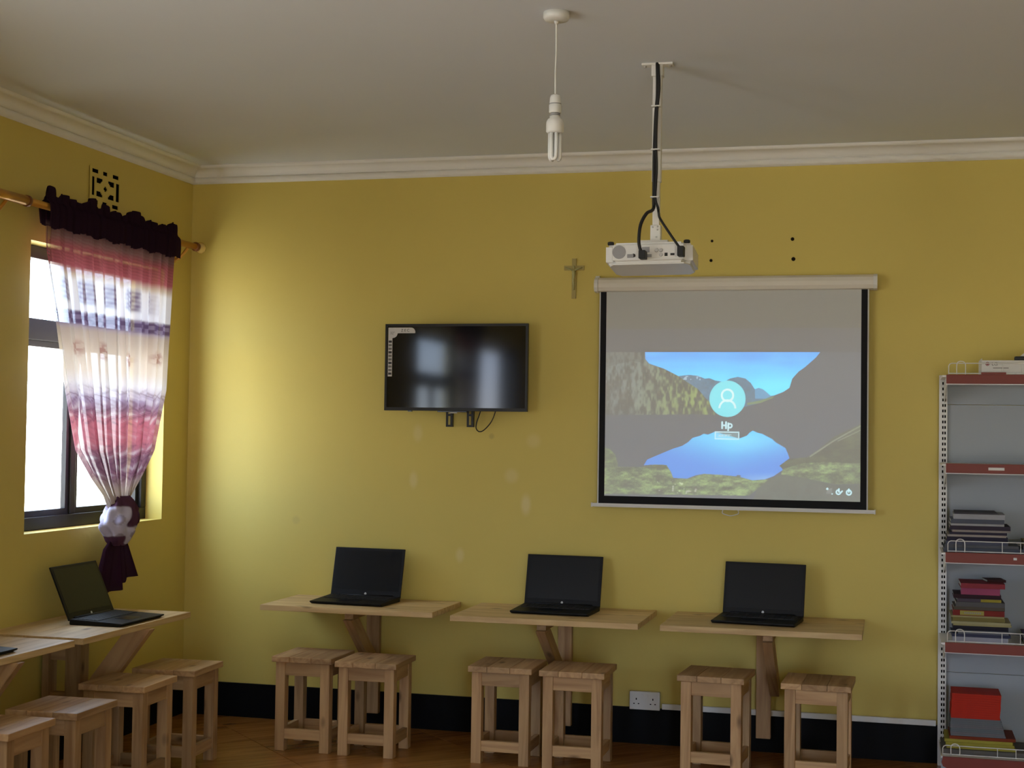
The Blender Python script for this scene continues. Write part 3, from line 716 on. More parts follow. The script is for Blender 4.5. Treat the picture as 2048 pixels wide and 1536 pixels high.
# ------------------------------------------------------------------ projection screen
ps = thing('projection_screen', 'pull-down projection screen showing a lake sign-in picture', 'projection screen', (2.845, 0, 1.13))
x0, x1 = 2.180-2.845, 3.514-2.845; zc = 2.207-1.13
bm = bmesh.new(); prof = [(0.050, 0.036), (0.072, 0.024), (0.080, 0.006), (0.080, -0.014), (0.070, -0.030), (0.045, -0.034), (0.012, -0.034), (0.006, -0.02), (0.006, 0.03), (0.012, 0.036)]
prism(bm, [(-a, b+zc) for a, b in prof], x0+0.018, x1-0.018, 'yz'); obj('case', bm, 'screen_case', ps)
for a, b in ((x0, x0+0.0175), (x1-0.0175, x1)):
    bm = bmesh.new(); prism(bm, [(-p*1.03-.0005, q*1.04+zc) for p, q in prof], a, b, 'yz'); obj('end_cap', bm, 'white_plastic', ps)
obj('hanging_tab', box(x0-0.004, x0+0.016, -0.02, -0.002, zc+0.038, zc+0.048), 'white_plastic', ps)
FX0, FX1, FZ0, FZ1 = 2.209-2.845, 3.471-2.845, 0.020, zc-0.030        # cloth
BS, BB = 0.0285, 0.0365
IX0, IX1, IZ0 = FX0+BS, FX1-BS, FZ0+BB
Yc = -0.05
obj('border_strip', box(FX0, IX0, Yc-0.0006, Yc+0.0006, FZ0, FZ1), 'screen_border', ps)
obj('border_strip', box(IX1, FX1, Yc-0.0006, Yc+0.0006, FZ0, FZ1), 'screen_border', ps)
obj('border_strip', box(IX0, IX1, Yc-0.0006, Yc+0.0006, FZ0, IZ0), 'screen_border', ps)
obj('border_edge', box(FX0-0.006, FX0, Yc-0.0004, Yc+0.0006, FZ0, FZ1), 'screen_fabric', ps)
obj('border_edge', box(FX1, FX1+0.006, Yc-0.0004, Yc+0.0006, FZ0, FZ1), 'screen_fabric', ps)
bm = bmesh.new(); prism(bm, [(-0.058, 0.003), (-0.060, 0.012), (-0.056, 0.020), (-0.044, 0.020), (-0.040, 0.012), (-0.042, 0.003)], x0, x1-0.008, 'yz'); obj('bottom_bar', bm, 'white_plastic', ps)
for a, b in ((x0-0.006, x0), (x1-0.008, x1-0.002)): obj('bar_cap', box(a, b, -0.061, -0.039, 0.001, 0.022, bevel=0.002), 'white_plastic', ps)
bm = bmesh.new(); tube(bm, spline([(-0.035, Yc, 0.004), (-0.038, Yc, -0.012), (-0.02, Yc, -0.02), (0.0, Yc, -0.024), (0.02, Yc, -0.02), (0.038, Yc, -0.012), (0.035, Yc, 0.004)], 5), 0.0022, 8); obj('pull_handle', bm, 'white_plastic', ps)

# the picture: U to the right 156..1632, V down 160..1368 are drawing units over the white cloth
def inside(poly, X, Y):
    r_ = np.zeros(X.shape, bool); n = len(poly)
    for i in range(n):
        (xa, ya), (xb, yb) = poly[i-1], poly[i]
        if ya == yb: continue
        r_ ^= ((ya > Y) != (yb > Y)) & (X < (xb-xa)*(Y-ya)/(yb-ya)+xa)
    return r_
def seg_d(X, Y, a, b):
    ax_, ay = a; bx_, by = b; dx, dy = bx_-ax_, by-ay
    t_ = np.clip(((X-ax_)*dx+(Y-ay)*dy)/(dx*dx+dy*dy+1e-9), 0, 1); return np.hypot(X-ax_-t_*dx, Y-ay-t_*dy)
def vnoise(X, Y, s, seed):
    rng = np.random.RandomState(seed); G = rng.rand(64, 64)
    x, y = X/s, Y/s; i = np.floor(x).astype(int); j = np.floor(y).astype(int); fx, fy = x-i, y-j
    fx = fx*fx*(3-2*fx); fy = fy*fy*(3-2*fy); g_ = lambda a, b: G[a % 64, b % 64]
    return (g_(i, j)*(1-fx)+g_(i+1, j)*fx)*(1-fy)+(g_(i, j+1)*(1-fx)+g_(i+1, j+1)*fx)*fy
def picture(X, Y):
    col = np.zeros(X.shape+(3,)); base = np.array((.006, .010, .028))
    put = lambda m, c: col.__setitem__(m, np.broadcast_to(c, col.shape)[m] if np.ndim(c) == 1 else c[m])
    fb = lambda s: 0.5*vnoise(X, Y, s, 1)+0.3*vnoise(X, Y, s/2.1, 2)+0.2*vnoise(X, Y, s/4.3, 3)
    col[:] = base
    pic = Y > 508
    col[pic] = (.022, .034, .062)                                            # dark slopes and dark water
    k = S01(508, 720, Y)[..., None]; cloud = (fb(160)*0.5+vnoise(X*.3, Y*2.2, 60, 9)*0.5)[..., None]
    sky = np.array((.0, .22, .74))*(1-k)+np.array((.03, .56, .90))*k+cloud*np.array((.03, .16, .12))
    skyp = [(385, 508), (1397, 508), (1372, 540), (1310, 595), (1275, 620), (1240, 660), (1225, 712), (1190, 735), (1140, 755), (1110, 762), (1000, 800), (700, 800), (700, 720), (640, 680), (580, 645), (500, 605), (410, 575), (385, 545)]
    put(inside(skyp, X, Y), sky)
    far = [(560, 650), (600, 645), (650, 640), (700, 645), (740, 662), (765, 658), (800, 672), (850, 680), (885, 660), (930, 650), (975, 660), (1005, 685), (1028, 720), (1070, 720), (1100, 742), (1120, 758), (1140, 755), (1060, 800), (900, 840), (760, 830), (680, 740)]
    mt_ = fb(30)[..., None]
    put(inside(far, X, Y), np.array((.02, .10, .19))*(.6+.8*mt_))
    put(inside([(1028, 720), (1050, 712), (1075, 720), (1122, 760), (1090, 775), (1030, 775)], X, Y), np.array((.03, .22, .42))+0*mt_)
    snow = inside([(610, 645), (735, 650), (735, 672), (610, 668)], X, Y) & (vnoise(X, Y, 9, 4) > .78); col[snow] = (.25, .38, .5)
    lefth = [(140, 508), (385, 508), (388, 550), (410, 578), (500, 605), (580, 645), (640, 685), (700, 722), (745, 775), (785, 810), (800, 872), (700, 868), (500, 872), (140, 878)]
    rock = (vnoise(X*1.4, Y*.55, 26, 5)*.55+vnoise(X*1.4, Y*.6, 12, 6)*.45); gr = S01(250, 720, X+.25*(Y-700))
    hill = np.stack([.025+.16*S01(.3, .8, rock)*(.6+.5*gr), .035+.22*S01(.3, .8, rock)*(.55+.6*gr), .035+.12*S01(.3, .8, rock)*(1-.7*gr)], -1)*(.5+.35*S01(.25, .7, rock))[..., None]
    put(inside(lefth, X, Y), hill)
    dk = inside([(140, 508), (385, 508), (380, 570), (300, 560), (140, 600)], X, Y); col[dk] *= .6
    rim = inside([(985, 800), (1060, 785), (1140, 760), (1130, 772), (1060, 800), (985, 812)], X, Y); col[rim] = (.10, .17, .06)
    lake = [(385, 1168), (405, 1135), (520, 1085), (560, 1068), (610, 1052), (645, 1030), (670, 1005), (715, 992), (735, 980), (760, 985), (800, 968), (940, 1005), (985, 988), (1000, 970), (1018, 958), (1045, 970), (1072, 976), (1130, 1005), (1150, 1024), (1205, 1055), (1218, 1085), (1228, 1112), (1172, 1155), (1192, 1178), (1140, 1215), (1090, 1235), (1020, 1242), (940, 1222), (850, 1215), (740, 1210), (690, 1220), (640, 1240), (560, 1237), (545, 1200), (520, 1165), (430, 1163)]
    k = S01(960, 1230, Y+.25*np.abs(X-900))[..., None]; band = (np.exp(-((X-960)/170)**2)*S01(960, 1010, Y)*(1-S01(1010, 1120, Y)))[..., None]
    wat = np.array((.03, .50, .88))*(1-k)+np.array((.0, .18, .66))*k+band*np.array((.05, .12, .05))
    put(inside(lake, X, Y), wat)
    gl = S01(1190, 1235, Y)[..., None]*S01(900, 1100, X)[..., None]; mlk = inside(lake, X, Y); col[mlk] += (gl*np.array((.10, .12, .02)))[mlk]
    def grass(poly, hi, amt=1.0):
        n_ = vnoise(X*.5, Y*1.5, 34, 11)*.45+vnoise(X*.7, Y*1.5, 15, 12)*.35+vnoise(X, Y*1.4, 6, 13)*.2
        g_ = np.stack([.05+.16*n_, .085+.24*n_, .035+.07*n_], -1)*(S01(.15, .95, n_)*hi*.8+.18)[..., None]*amt
        put(inside(poly, X, Y), g_)
    grass([(140, 1065), (185, 1080), (215, 1110), (230, 1165), (225, 1200), (140, 1200)], .9)
    grass([(140, 1180), (230, 1180), (370, 1180), (450, 1162), (520, 1163), (545, 1205), (560, 1240), (640, 1242), (740, 1210), (850, 1215), (940, 1222), (1020, 1242), (1110, 1235), (1050, 1290), (1000, 1330), (140, 1340)], 1.25)
    grass([(1170, 1157), (1230, 1115), (1330, 1105), (1390, 1060), (1480, 985), (1560, 945), (1640, 905), (1640, 1050), (1640, 1140), (1300, 1160), (1190, 1170)], .35, .55)
    grass([(1190, 1175), (1300, 1140), (1420, 1130), (1640, 1135), (1640, 1250), (1480, 1255), (1330, 1225), (1180, 1215)], 1.2)
    rock = inside([(1110, 1235), (1185, 1205), (1330, 1225), (1480, 1260), (1640, 1255), (1640, 1400), (1000, 1400), (1050, 1290)], X, Y)
    n_ = fb(50); col[rock] = (np.array((.03, .045, .035))[None]*(.4+1.1*n_[rock][:, None]))
    edge = (seg_d(X, Y, (1345, 1100), (1475, 1010)) < 4) | (seg_d(X, Y, (1475, 1010), (1640, 915)) < 4) | (seg_d(X, Y, (1500, 1010), (1640, 940)) < 3); col[edge & pic] += (.12, .14, .11)
    stones = (vnoise(X, Y, 13, 21) > .84) & inside([(480, 1230), (700, 1290), (700, 1330), (440, 1320)], X, Y); col[stones] += (.2, .2, .2)
    boat = np.hypot((X-940)/14, (Y-1218)/5) < 1; col[boat] = (.03, .05, .08)
    # sign-in badge
    cx, cy = 871, 777; d = np.hypot(X-cx, Y-cy)
    disc = d < 104; col[disc] = np.array((.10, .62, .72)); 
    ic = (np.abs(np.hypot(X-cx, Y-757)-33) < 5.5) | ((np.abs(np.hypot(X-cx, Y-832)-46) < 5.5) & (Y < 832)); col[ic] = (.55, .78, .80)
    wht = np.array((.42, .72, .80))
    sw = 5.0
    H_ = (seg_d(X, Y, (842, 912), (842, 946)) < sw) | (seg_d(X, Y, (864, 912), (864, 946)) < sw) | (seg_d(X, Y, (842, 930), (864, 930)) < sw*.8)
    P_ = (seg_d(X, Y, (878, 918), (877, 958)) < sw*.9) | (np.abs(np.hypot(X-887, Y-932)-11) < sw*.8)
    col[H_ | P_] = wht
    bo = (np.abs(X-870) < 71) & (np.abs(Y-988) < 23); bi = (np.abs(X-870) < 65) & (np.abs(Y-988) < 17)
    col[bi] = col[bi]*.75+np.array((.08, .14, .15)); col[bo & ~bi] = wht
    tx = bi & (np.abs(Y-988) < 6) & (X < 895) & (X > 815) & (vnoise(X, Y, 7, 31) > .35); col[tx] = wht*.8
    # power, rotate and network marks
    def ring(cx, cy, r_, w__): return np.abs(np.hypot(X-cx, Y-cy)-r_) < w__
    mk = (ring(1562, 1299, 13, 3.6)) | (seg_d(X, Y, (1562, 1280), (1562, 1297)) < 3.6)
    mk |= ring(1504, 1298, 12, 3.4) & ~((X > 1510) & (Y < 1294)) | (seg_d(X, Y, (1507, 1280), (1507, 1297)) < 3.6) | (seg_d(X, Y, (1515, 1303), (1525, 1292)) < 3.6)
    mk |= np.hypot(X-1442, Y-1281) < 6
    col[mk] = wht*1.1
    rr = np.hypot(X-1469, Y-1309); wf = (rr < 32) & (X < 1469) & (Y < 1309) & (np.sin(rr*.9) > 0); col[wf] = (.16, .19, .2)
    col[np.hypot(X-1469, Y-1309) < 4] = wht
    return col
NX, NZ = 640, 430
PZ1 = IZ0+(FZ1-IZ0)*(1-(372-150)/(1350-150))      # picture light starts below the dark upper band
gx = np.linspace(IX0, IX1, NX+1); gz = np.linspace(IZ0, PZ1, NZ+1)
GX, GZ = np.meshgrid(gx, gz)
Ud = 151+(GX-IX0)/(IX1-IX0)*(1625-151); Vd = 1350-(GZ-IZ0)/(FZ1-IZ0)*(1350-150)
ss = 0; colr = np.zeros(GX.shape+(3,))
for (a, b) in ((-.3, -.3), (.3, -.3), (-.3, .3), (.3, .3)):
    colr += picture(Ud+a*2.3, Vd+b*2.3)/4
co = np.stack([GX, np.full(GX.shape, Yc), GZ], -1).reshape(-1, 3); idx = np.arange(co.shape[0]).reshape(GX.shape)
fc = np.stack([idx[:-1, :-1], idx[:-1, 1:], idx[1:, 1:], idx[1:, :-1]], -1).reshape(-1, 4)
me = bpy.data.meshes.new('picture_area'); me.vertices.add(co.shape[0]); me.vertices.foreach_set('co', co.ravel().astype(np.float32))
me.loops.add(fc.size); me.loops.foreach_set('vertex_index', fc.ravel().astype(np.int32)); me.polygons.add(fc.shape[0])
me.polygons.foreach_set('loop_start', np.arange(0, fc.size, 4, dtype=np.int32)); me.update(calc_edges=True)
ca = me.color_attributes.new('Col', 'FLOAT_COLOR', 'POINT')
ca.data.foreach_set('color', np.concatenate([colr.reshape(-1, 3), np.ones((co.shape[0], 1))], 1).ravel().astype(np.float32))
o = obj('picture_area', me, 'projected_picture', ps); o['label'] = 'projected lake picture with a sign-in badge'
obj('cloth', box(IX0, IX1, Yc+0.0001, Yc+0.0006, PZ1, FZ1), 'screen_fabric', ps)
obj('cloth_back', box(IX0, IX1, Yc+0.0008, Yc+0.0014, IZ0, PZ1), 'screen_border', ps)

# ------------------------------------------------------------------ crucifix, wall plugs, socket, trunking
cx = thing('crucifix', 'small pale crucifix hanging beside the projection screen', 'crucifix', (2.065, 0, 2.147))
bm = bmesh.new(); bx(bm, -0.0105, 0.0105, -0.010, 0, 0, 0.197); obj('upright', bm, 'crucifix', cx)
obj('crossbar', box(-0.05, 0.05, -0.0105, -0.0005, 0.140, 0.162), 'crucifix', cx)
bm = bmesh.new(); tube(bm, [(0, -0.014, 0.040), (0.001, -0.016, 0.066), (-0.002, -0.017, 0.088), (0.001, -0.018, 0.106), (0, -0.018, 0.126), (0, -0.018, 0.140)], [0.003, 0.0045, 0.006, 0.0065, 0.009, 0.006], 10)
for s in (-1, 1): tube(bm, [(0, -0.017, 0.134), (s*0.018, -0.015, 0.144), (s*0.042, -0.013, 0.152)], [0.0045, 0.0035, 0.0025], 8)
lathe(bm, [(0.001, -0.008), (0.005, -0.005), (0.0065, 0), (0.005, 0.006), (0.001, 0.009)], (0.001, -0.018, 0.153), 10); obj('figure', bm, 'crucifix_figure', cx, smooth=True)
for k, (x, z, r_) in enumerate(((2.740, 2.419, .0065), (2.736, 2.325, .0075), (3.121, 2.421, .0085), (3.126, 2.326, .0095))):
    p = thing('wall_plug', 'dark drilled wall plug above the projection screen', 'wall plug', (x, 0, z), group='four drilled wall plugs above the projection screen')
    bm = bmesh.new(); lathe(bm, [(r_, -0.0022), (r_*0.9, -0.003), (r_*0.55, -0.003), (r_*0.5, -0.001)], (0, 0, 0), 14, 'y'); obj('plug_rim', bm, 'plug_brown', p)
    bm = bmesh.new(); lathe(bm, [(r_, -0.0021), (r_, -0.0001)], (0, 0, 0), 14, 'y'); obj('plug_core', bm, 'dark_hole', p)
so = thing('wall_socket', 'white double wall socket just above the black skirting', 'socket', (2.444, 0, 0.168))
obj('back_box', box(-0.071, 0.071, -0.034, -0.0125, 0.002, 0.084), 'white_plastic', so)
fp = obj('faceplate', box(-0.073, 0.073, -0.043, -0.0345, 0, 0.086, bevel=0.003), 'white_plastic', so)
for sx in (-0.040, 0.040):
    obj('pin_slot', box(sx-0.0025, sx+0.0025, -0.0436, -0.043, 0.046, 0.055), 'dark_hole', fp)
    for d in (-0.011, 0.011): obj('pin_slot', box(sx+d-0.0035, sx+d+0.0035, -0.0436, -0.043, 0.026, 0.0305), 'dark_hole', fp)
    obj('rocker_switch', box(sx*0.30-0.005, sx*0.30+0.005, -0.0465, -0.043, 0.058, 0.074, bevel=0.001), 'white_plastic', so)
tk = obj('cable_trunking', None or box(2.525, 3.785, -0.028, -0.0125, 0.172, 0.198, bevel=0.002), 'white_plastic')
tag(tk, 'thin white cable trunking running above the skirting from socket to shelving', 'trunking')

# ------------------------------------------------------------------ pendant bulb
pb = thing('pendant_lamp', 'unlit white stick bulb hanging on a cord from the ceiling', 'lamp', (2.523, -2.447, H))
bm = bmesh.new(); lathe(bm, [(0.043, 0), (0.043, -0.018), (0.038, -0.026), (0.012, -0.028)], (0, 0, 0), 28); obj('ceiling_rose', bm, 'white_plastic', pb)
bm = bmesh.new(); lathe(bm, [(0.008, -0.028), (0.006, -0.036), (0.003, -0.04)], (0, 0, 0), 12); tube(bm, spline([(0, 0, -0.03), (0.001, 0, -0.12), (-0.0008, 0, -0.2), (0, 0, -0.275)]), 0.0028); obj('cord', bm, 'white_plastic', pb)
bm = bmesh.new(); lathe(bm, [(0.006, -0.268), (0.015, -0.272), (0.018, -0.280), (0.019, -0.300), (0.019, -0.302), (0.0205, -0.303), (0.0205, -0.326), (0.019, -0.330)], (0, 0, 0), 24); obj('lampholder', bm, 'white_plastic', pb)
bm = bmesh.new(); lathe(bm, [(0.0195, -0.2985), (0.0195, -0.3015)], (0, 0, 0), 24); lathe(bm, [(0.016, -0.330), (0.016, -0.338)], (0, 0, 0), 20); obj('lampholder_ring', bm, 'grey_plastic', pb)
bm = bmesh.new(); lathe(bm, [(0.014, -0.338), (0.018, -0.340), (0.018, -0.346), (0.0245, -0.351), (0.028, -0.358), (0.029, -0.366), (0.029, -0.390), (0.024, -0.396)], (0, 0, 0), 24); bl = obj('bulb_base', bm, 'white_plastic', pb)
for k in range(3):
    a = k*2*PI/3+0.5; cx_, cy_ = 0.0145*math.cos(a), 0.0145*math.sin(a); tx, ty = -math.sin(a)*0.0085, math.cos(a)*0.0085
    bm = bmesh.new(); tube(bm, [(cx_-tx, cy_-ty, -0.392), (cx_-tx, cy_-ty, -0.46), (cx_-tx*.9, cy_-ty*.9, -0.474), (cx_-tx*.4, cy_-ty*.4, -0.481), (cx_+tx*.4, cy_+ty*.4, -0.481), (cx_+tx*.9, cy_+ty*.9, -0.474), (cx_+tx, cy_+ty, -0.46), (cx_+tx, cy_+ty, -0.392)], 0.0062, 10)
    obj('bulb_tube', bm, 'tube_glass', pb)

# ------------------------------------------------------------------ projector on its ceiling mount
PX, PY = 2.742, -1.72
pm = thing('ceiling_mount', 'white ceiling pole holding the projector', 'projector mount', (PX, PY, H))
obj('ceiling_plate', box(-0.058, 0.058, -0.022, 0.022, -0.008, 0, bevel=0.002), 'white_metal', pm)
for s in (-1, 1):
    bm = bmesh.new(); lathe(bm, [(0.006, -0.008), (0.006, -0.012), (0.002, -0.014)], (s*0.047, 0, 0), 10); obj('screw', bm, 'steel', pm)
obj('swivel_block', box(-0.021, 0.021, -0.021, 0.021, -0.05, -0.008, bevel=0.002), 'white_metal', pm)
obj('outer_pole', box(-0.016, 0.016, -0.016, 0.016, -0.44, -0.05, bevel=0.002), 'white_metal', pm)
obj('inner_pole', box(-0.0125, 0.0125, -0.0125, 0.0125, -0.60, -0.44, bevel=0.002), 'white_metal', pm)
obj('lower_bracket', box(-0.019, 0.019, -0.019, 0.019, -0.66, -0.60, bevel=0.003), 'white_metal', pm)
for (x, z) in ((-0.010, -0.608), (0.008, -0.606), (0.008, -0.618), (0.004, -0.645)):
    bm = bmesh.new(); lathe(bm, [(0.0035, -0.0195), (0.003, -0.0215)], (x, 0, z), 8, 'y'); obj('bolt', bm, 'steel', pm)
obj('fixing_plate', box(-0.05, 0.05, -0.05, 0.05, -0.668, -0.660), 'white_metal', pm)

pj = thing('projector', 'white projector hanging upside down below the ceiling pole', 'projector', (PX-0.012, PY, 2.0955), (math.radians(-4.5), math.radians(-0.8), math.radians(1.5)))
PW, PD, PH = 0.158, 0.125, 0.075
bm = bmesh.new(); bx(bm, -PW, PW, -PD, PD, 0, PH)
for v in bm.verts:
    if v.co.z < 0.01: v.co.x *= 1.0; v.co.y *= 0.985
bmesh.ops.bevel(bm, geom=[e for e in bm.edges if abs((e.verts[0].co-e.verts[1].co).normalized().z) > 0.9], offset=0.03, segments=5, affect='EDGES')
bmesh.ops.bevel(bm, geom=[e for e in bm.edges if abs((e.verts[0].co-e.verts[1].co).normalized().z) < 0.1 and len(e.link_faces) == 2 and abs(e.link_faces[0].normal.z-e.link_faces[1].normal.z) > 0.5], offset=0.010, segments=3, affect='EDGES')
pbod = obj('body', bm, 'white_plastic', pj, smooth=False)
bm = bmesh.new(); pol = []
for (a, b) in ((-PW+0.03, -PD+0.016), (PW-0.03, -PD+0.016), (PW-0.012, -PD+0.05), (PW-0.012, PD-0.05), (PW-0.03, PD-0.016), (-PW+0.03, PD-0.016), (-PW+0.012, PD-0.05), (-PW+0.012, -PD+0.05)): pol.append((a, b))
prism(bm, pol, -0.004, 0.0005, 'xy'); obj('top_cover', bm, 'white_plastic', pj)
for x in (-PW+0.017, PW-0.022):
    bm = bmesh.new(); lathe(bm, [(0.011, PH-0.001), (0.012, PH+0.003), (0.012, PH+0.008), (0.009, PH+0.010)], (x, -PD+0.035, 0), 18); obj('foot', bm, 'rubber_black', pj)
yb = -PD-0.0006
bm = bmesh.new(); lathe(bm, [(0.0245, yb-0.0006), (0.0245, yb+0.002)], (-PW+0.053, 0, 0.040), 32, 'y'); obj('speaker_grille', bm, 'grey_plastic', pj)
obj('port_recess', box(-0.025, 0.098, yb-0.0002, yb+0.001, 0.016, 0.058), 'white_metal', pj)
obj('port_label', box(-0.022, 0.006, yb-0.0006, yb, 0.036, 0.056), 'grey_plastic', pj)
obj('vga_port', box(-0.018, 0.014, yb-0.003, yb, 0.018, 0.029, bevel=0.001), 'grey_plastic', pj)
obj('vga_port', box(-0.075, -0.052, yb-0.003, yb, 0.018, 0.031, bevel=0.001), 'grey_plastic', pj)
bm = bmesh.new(); lathe(bm, [(0.0065, yb-0.0025), (0.0065, yb)], (-0.052, 0, 0.026), 14, 'y'); obj('round_port', bm, 'black_plastic', pj)
for (x, z) in ((0.031, 0.043), (0.047, 0.043), (0.047, 0.027)):
    bm = bmesh.new(); lathe(bm, [(0.0062, yb-0.004), (0.0062, yb-0.001), (0.0075, yb)], (x, 0, z), 14, 'y'); lathe(bm, [(0.003, yb-0.005), (0.003, yb-0.004)], (x, 0, z), 10, 'y'); obj('audio_jack', bm, 'steel', pj)
obj('usb_port', box(0.060, 0.071, yb-0.001, yb, 0.021, 0.033), 'black_plastic', pj)
obj('hdmi_port', box(0.081, 0.096, yb-0.001, yb, 0.023, 0.031), 'black_plastic', pj)
bm = bmesh.new(); lathe(bm, [(0.026, PD-0.004), (0.026, PD+0.006), (0.022, PD+0.008)], (0.085, 0, 0.035), 28, 'y'); obj('lens_ring', bm, 'black_plastic', pj)
bm = bmesh.new(); lathe(bm, [(0.020, PD+0.0082), (0.012, PD+0.0125), (0.002, PD+0.014)], (0.085, 0, 0.035), 24, 'y'); obj('lens', bm, 'lens_glow', pj, smooth=True)
# cables
yc_ = PY-0.026
cb_ = thing('cable_bundle', 'black projector cables tied along the ceiling pole', 'cable', (0, 0, 0))
def cable(pre, pts, r_, plug):
    bm = bmesh.new(); tube(bm, spline(pts, 8), r_, 10); l_ = obj(pre+'_lead', bm, 'rubber_black', cb_)
    (a, b, c_, d, e, f) = plug; obj('plug', box(a, b, c_, d, e, f, bevel=0.003), 'rubber_black', l_)
pj_y = PY-PD
cable('signal', [(PX-0.002, PY-0.012, H-0.001), (PX+0.002, yc_, H-0.02), (PX+0.004, yc_-0.004, H-0.12), (PX-0.002, yc_, H-0.2), (PX-0.006, yc_, H-0.35), (PX-0.006, yc_, H-0.5), (PX-0.006, yc_-0.012, H-0.545), (PX-0.014, pj_y-0.01, H-0.575), (PX-0.030, pj_y-0.04, H-0.62), (PX-0.034, pj_y-0.05, H-0.68), (PX-0.027, pj_y-0.045, H-0.716)], 0.0062,
      (PX-0.034, PX-0.010, pj_y-0.058, pj_y-0.006, H-0.742, H-0.712))
cable('power', [(PX+0.004, PY-0.010, H-0.001), (PX+0.008, yc_-0.006, H-0.03), (PX+0.012, yc_-0.012, H-0.10), (PX+0.004, yc_-0.008, H-0.19), (PX+0.002, yc_-0.010, H-0.30), (PX+0.005, yc_-0.008, H-0.40), (PX+0.001, yc_-0.008, H-0.50), (PX+0.012, yc_-0.012, H-0.54), (PX+0.016, yc_-0.02, H-0.56), (PX+0.04, pj_y-0.03, H-0.60), (PX+0.080, pj_y-0.04, H-0.66), (PX+0.108, pj_y-0.035, H-0.700)], 0.0046,
      (PX+0.103, PX+0.126, pj_y-0.05, pj_y-0.004, H-0.734, H-0.698))
for z in (-0.165, -0.325, -0.50):
    obj('cable_tie', box(PX-0.016, PX+0.015, PY-0.044, PY-0.0165, H+z-0.002, H+z+0.002), 'white_plastic', cb_)

# ------------------------------------------------------------------ metal shelving
SX0, SX1 = 3.792, 4.74; SD = 0.39
sh = thing('metal_shelving', 'white slotted metal shelving with red shelf edges', 'shelving', (SX0, 0, 0))
SWd = SX1-SX0
for x in (0.0, SWd-0.036):
    bm = bmesh.new(); bx(bm, x, x+0.036, -0.050, -0.014, 0, 1.775); p = obj('post', bm, 'white_metal', sh)
    bm = bmesh.new()
    for k in range(66):
        z = 0.10+k*0.0252
        for dx in (0.0165, 0.0265): bx(bm, x+dx-0.0032, x+dx+0.0032, -0.0506, -0.0500, z-0.007, z+0.006)
    s_ = obj('slots', bm, 'dark_hole', p); s_['kind'] = 'stuff'
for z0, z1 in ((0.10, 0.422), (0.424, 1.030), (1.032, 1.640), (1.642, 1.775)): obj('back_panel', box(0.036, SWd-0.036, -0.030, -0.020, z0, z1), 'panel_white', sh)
LV = [(1.725, 1.766), (1.337, 1.379), (0.949, 0.994), (0.561, 0.605)]
def wire_guard(z, y, x0=0.03, hh=0.052):
    bm = bmesh.new(); x1 = SWd-0.03; r_ = 0.0021
    tube(bm, [(x0, y, z+0.004), (x0, y, z+hh-0.012), (x0+0.004, y, z+hh-0.004), (x0+0.012, y, z+hh), (x1-0.012, y, z+hh), (x1-0.004, y, z+hh-0.004), (x1, y, z+hh-0.012), (x1, y, z+0.004)], r_, 6)
    tube(bm, [(x0, y, z+0.008), (x1, y, z+0.008)], r_, 6)
    tube(bm, spline([(x0+0.034, y-0.004, z+0.004), (x0+0.034, y-0.004, z+hh-0.004), (x0+0.045, y-0.004, z+hh+0.008), (x0+0.062, y-0.004, z+hh+0.006), (x0+0.070, y-0.004, z+hh-0.008), (x0+0.070, y-0.004, z+0.004)], 4), r_, 6)
    for k in range(3, 12): tube(bm, [(x0+k*0.075, y, z+0.004), (x0+k*0.075, y, z+hh)], r_*.8, 5)
    return bm
for k, (z0, z1) in enumerate(LV):
    s_ = obj('shelf', box(0.004, SWd-0.004, -SD+0.004, -0.032, z1-0.012, z1-0.004), 'white_metal', sh)
    obj('red_edge', box(0.020, SWd-0.02, -SD-0.004, -SD+0.003, z0, z1-0.001, bevel=0.002), 'red_strip', s_)
    obj('edge_rail', box(0.018, SWd-0.018, -SD+0.0035, -SD+0.012, z0-0.004, z1-0.0045), 'white_metal', s_)
    for x in (0.022, SWd-0.026):
        bm = bmesh.new(); prism(bm, [(-0.052, z0-0.075), (-0.052, z1-0.013), (-SD+0.02, z1-0.013), (-SD+0.02, z0)], x, x+0.003, 'yz'); obj('shelf_bracket', bm, 'white_metal', s_)
    if k != 1: obj('wire_guard', wire_guard(z1-0.004, -SD+0.006), 'white_metal', s_)
    if k == 1: obj('price_label', box(0.196, 0.262, -SD-0.0048, -SD-0.004, 1.351, 1.363), 'paper_white', s_)
    if k == 2: obj('price_label', box(0.30, 0.314, -SD-0.0048, -SD-0.004, 0.968, 0.978), 'paper_white', s_)
    if k == 0: obj('red_flap', box(0.165, 0.268, -SD-0.003, -SD+0.001, 1.7655, 1.775), 'red_strip', s_)
b_ = obj('base_shelf', box(0.004, SWd-0.004, -SD-0.02, -0.032, 0.110, 0.118), 'white_metal', sh)
bm = bmesh.new(); prism(bm, [(0.012, 0.120), (0.006, 0.095), (0.012, 0.080), (0.035, 0.068), (SWd-0.035, 0.066), (SWd-0.012, 0.080), (SWd-0.006, 0.095), (SWd-0.012, 0.120)], -SD-0.045, -SD-0.030); obj('red_edge', bm, 'red_strip', b_)
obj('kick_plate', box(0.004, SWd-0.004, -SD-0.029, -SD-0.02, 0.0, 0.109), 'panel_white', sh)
obj('wire_guard', wire_guard(0.118, -SD-0.012, 0.012, 0.045), 'white_metal', b_)

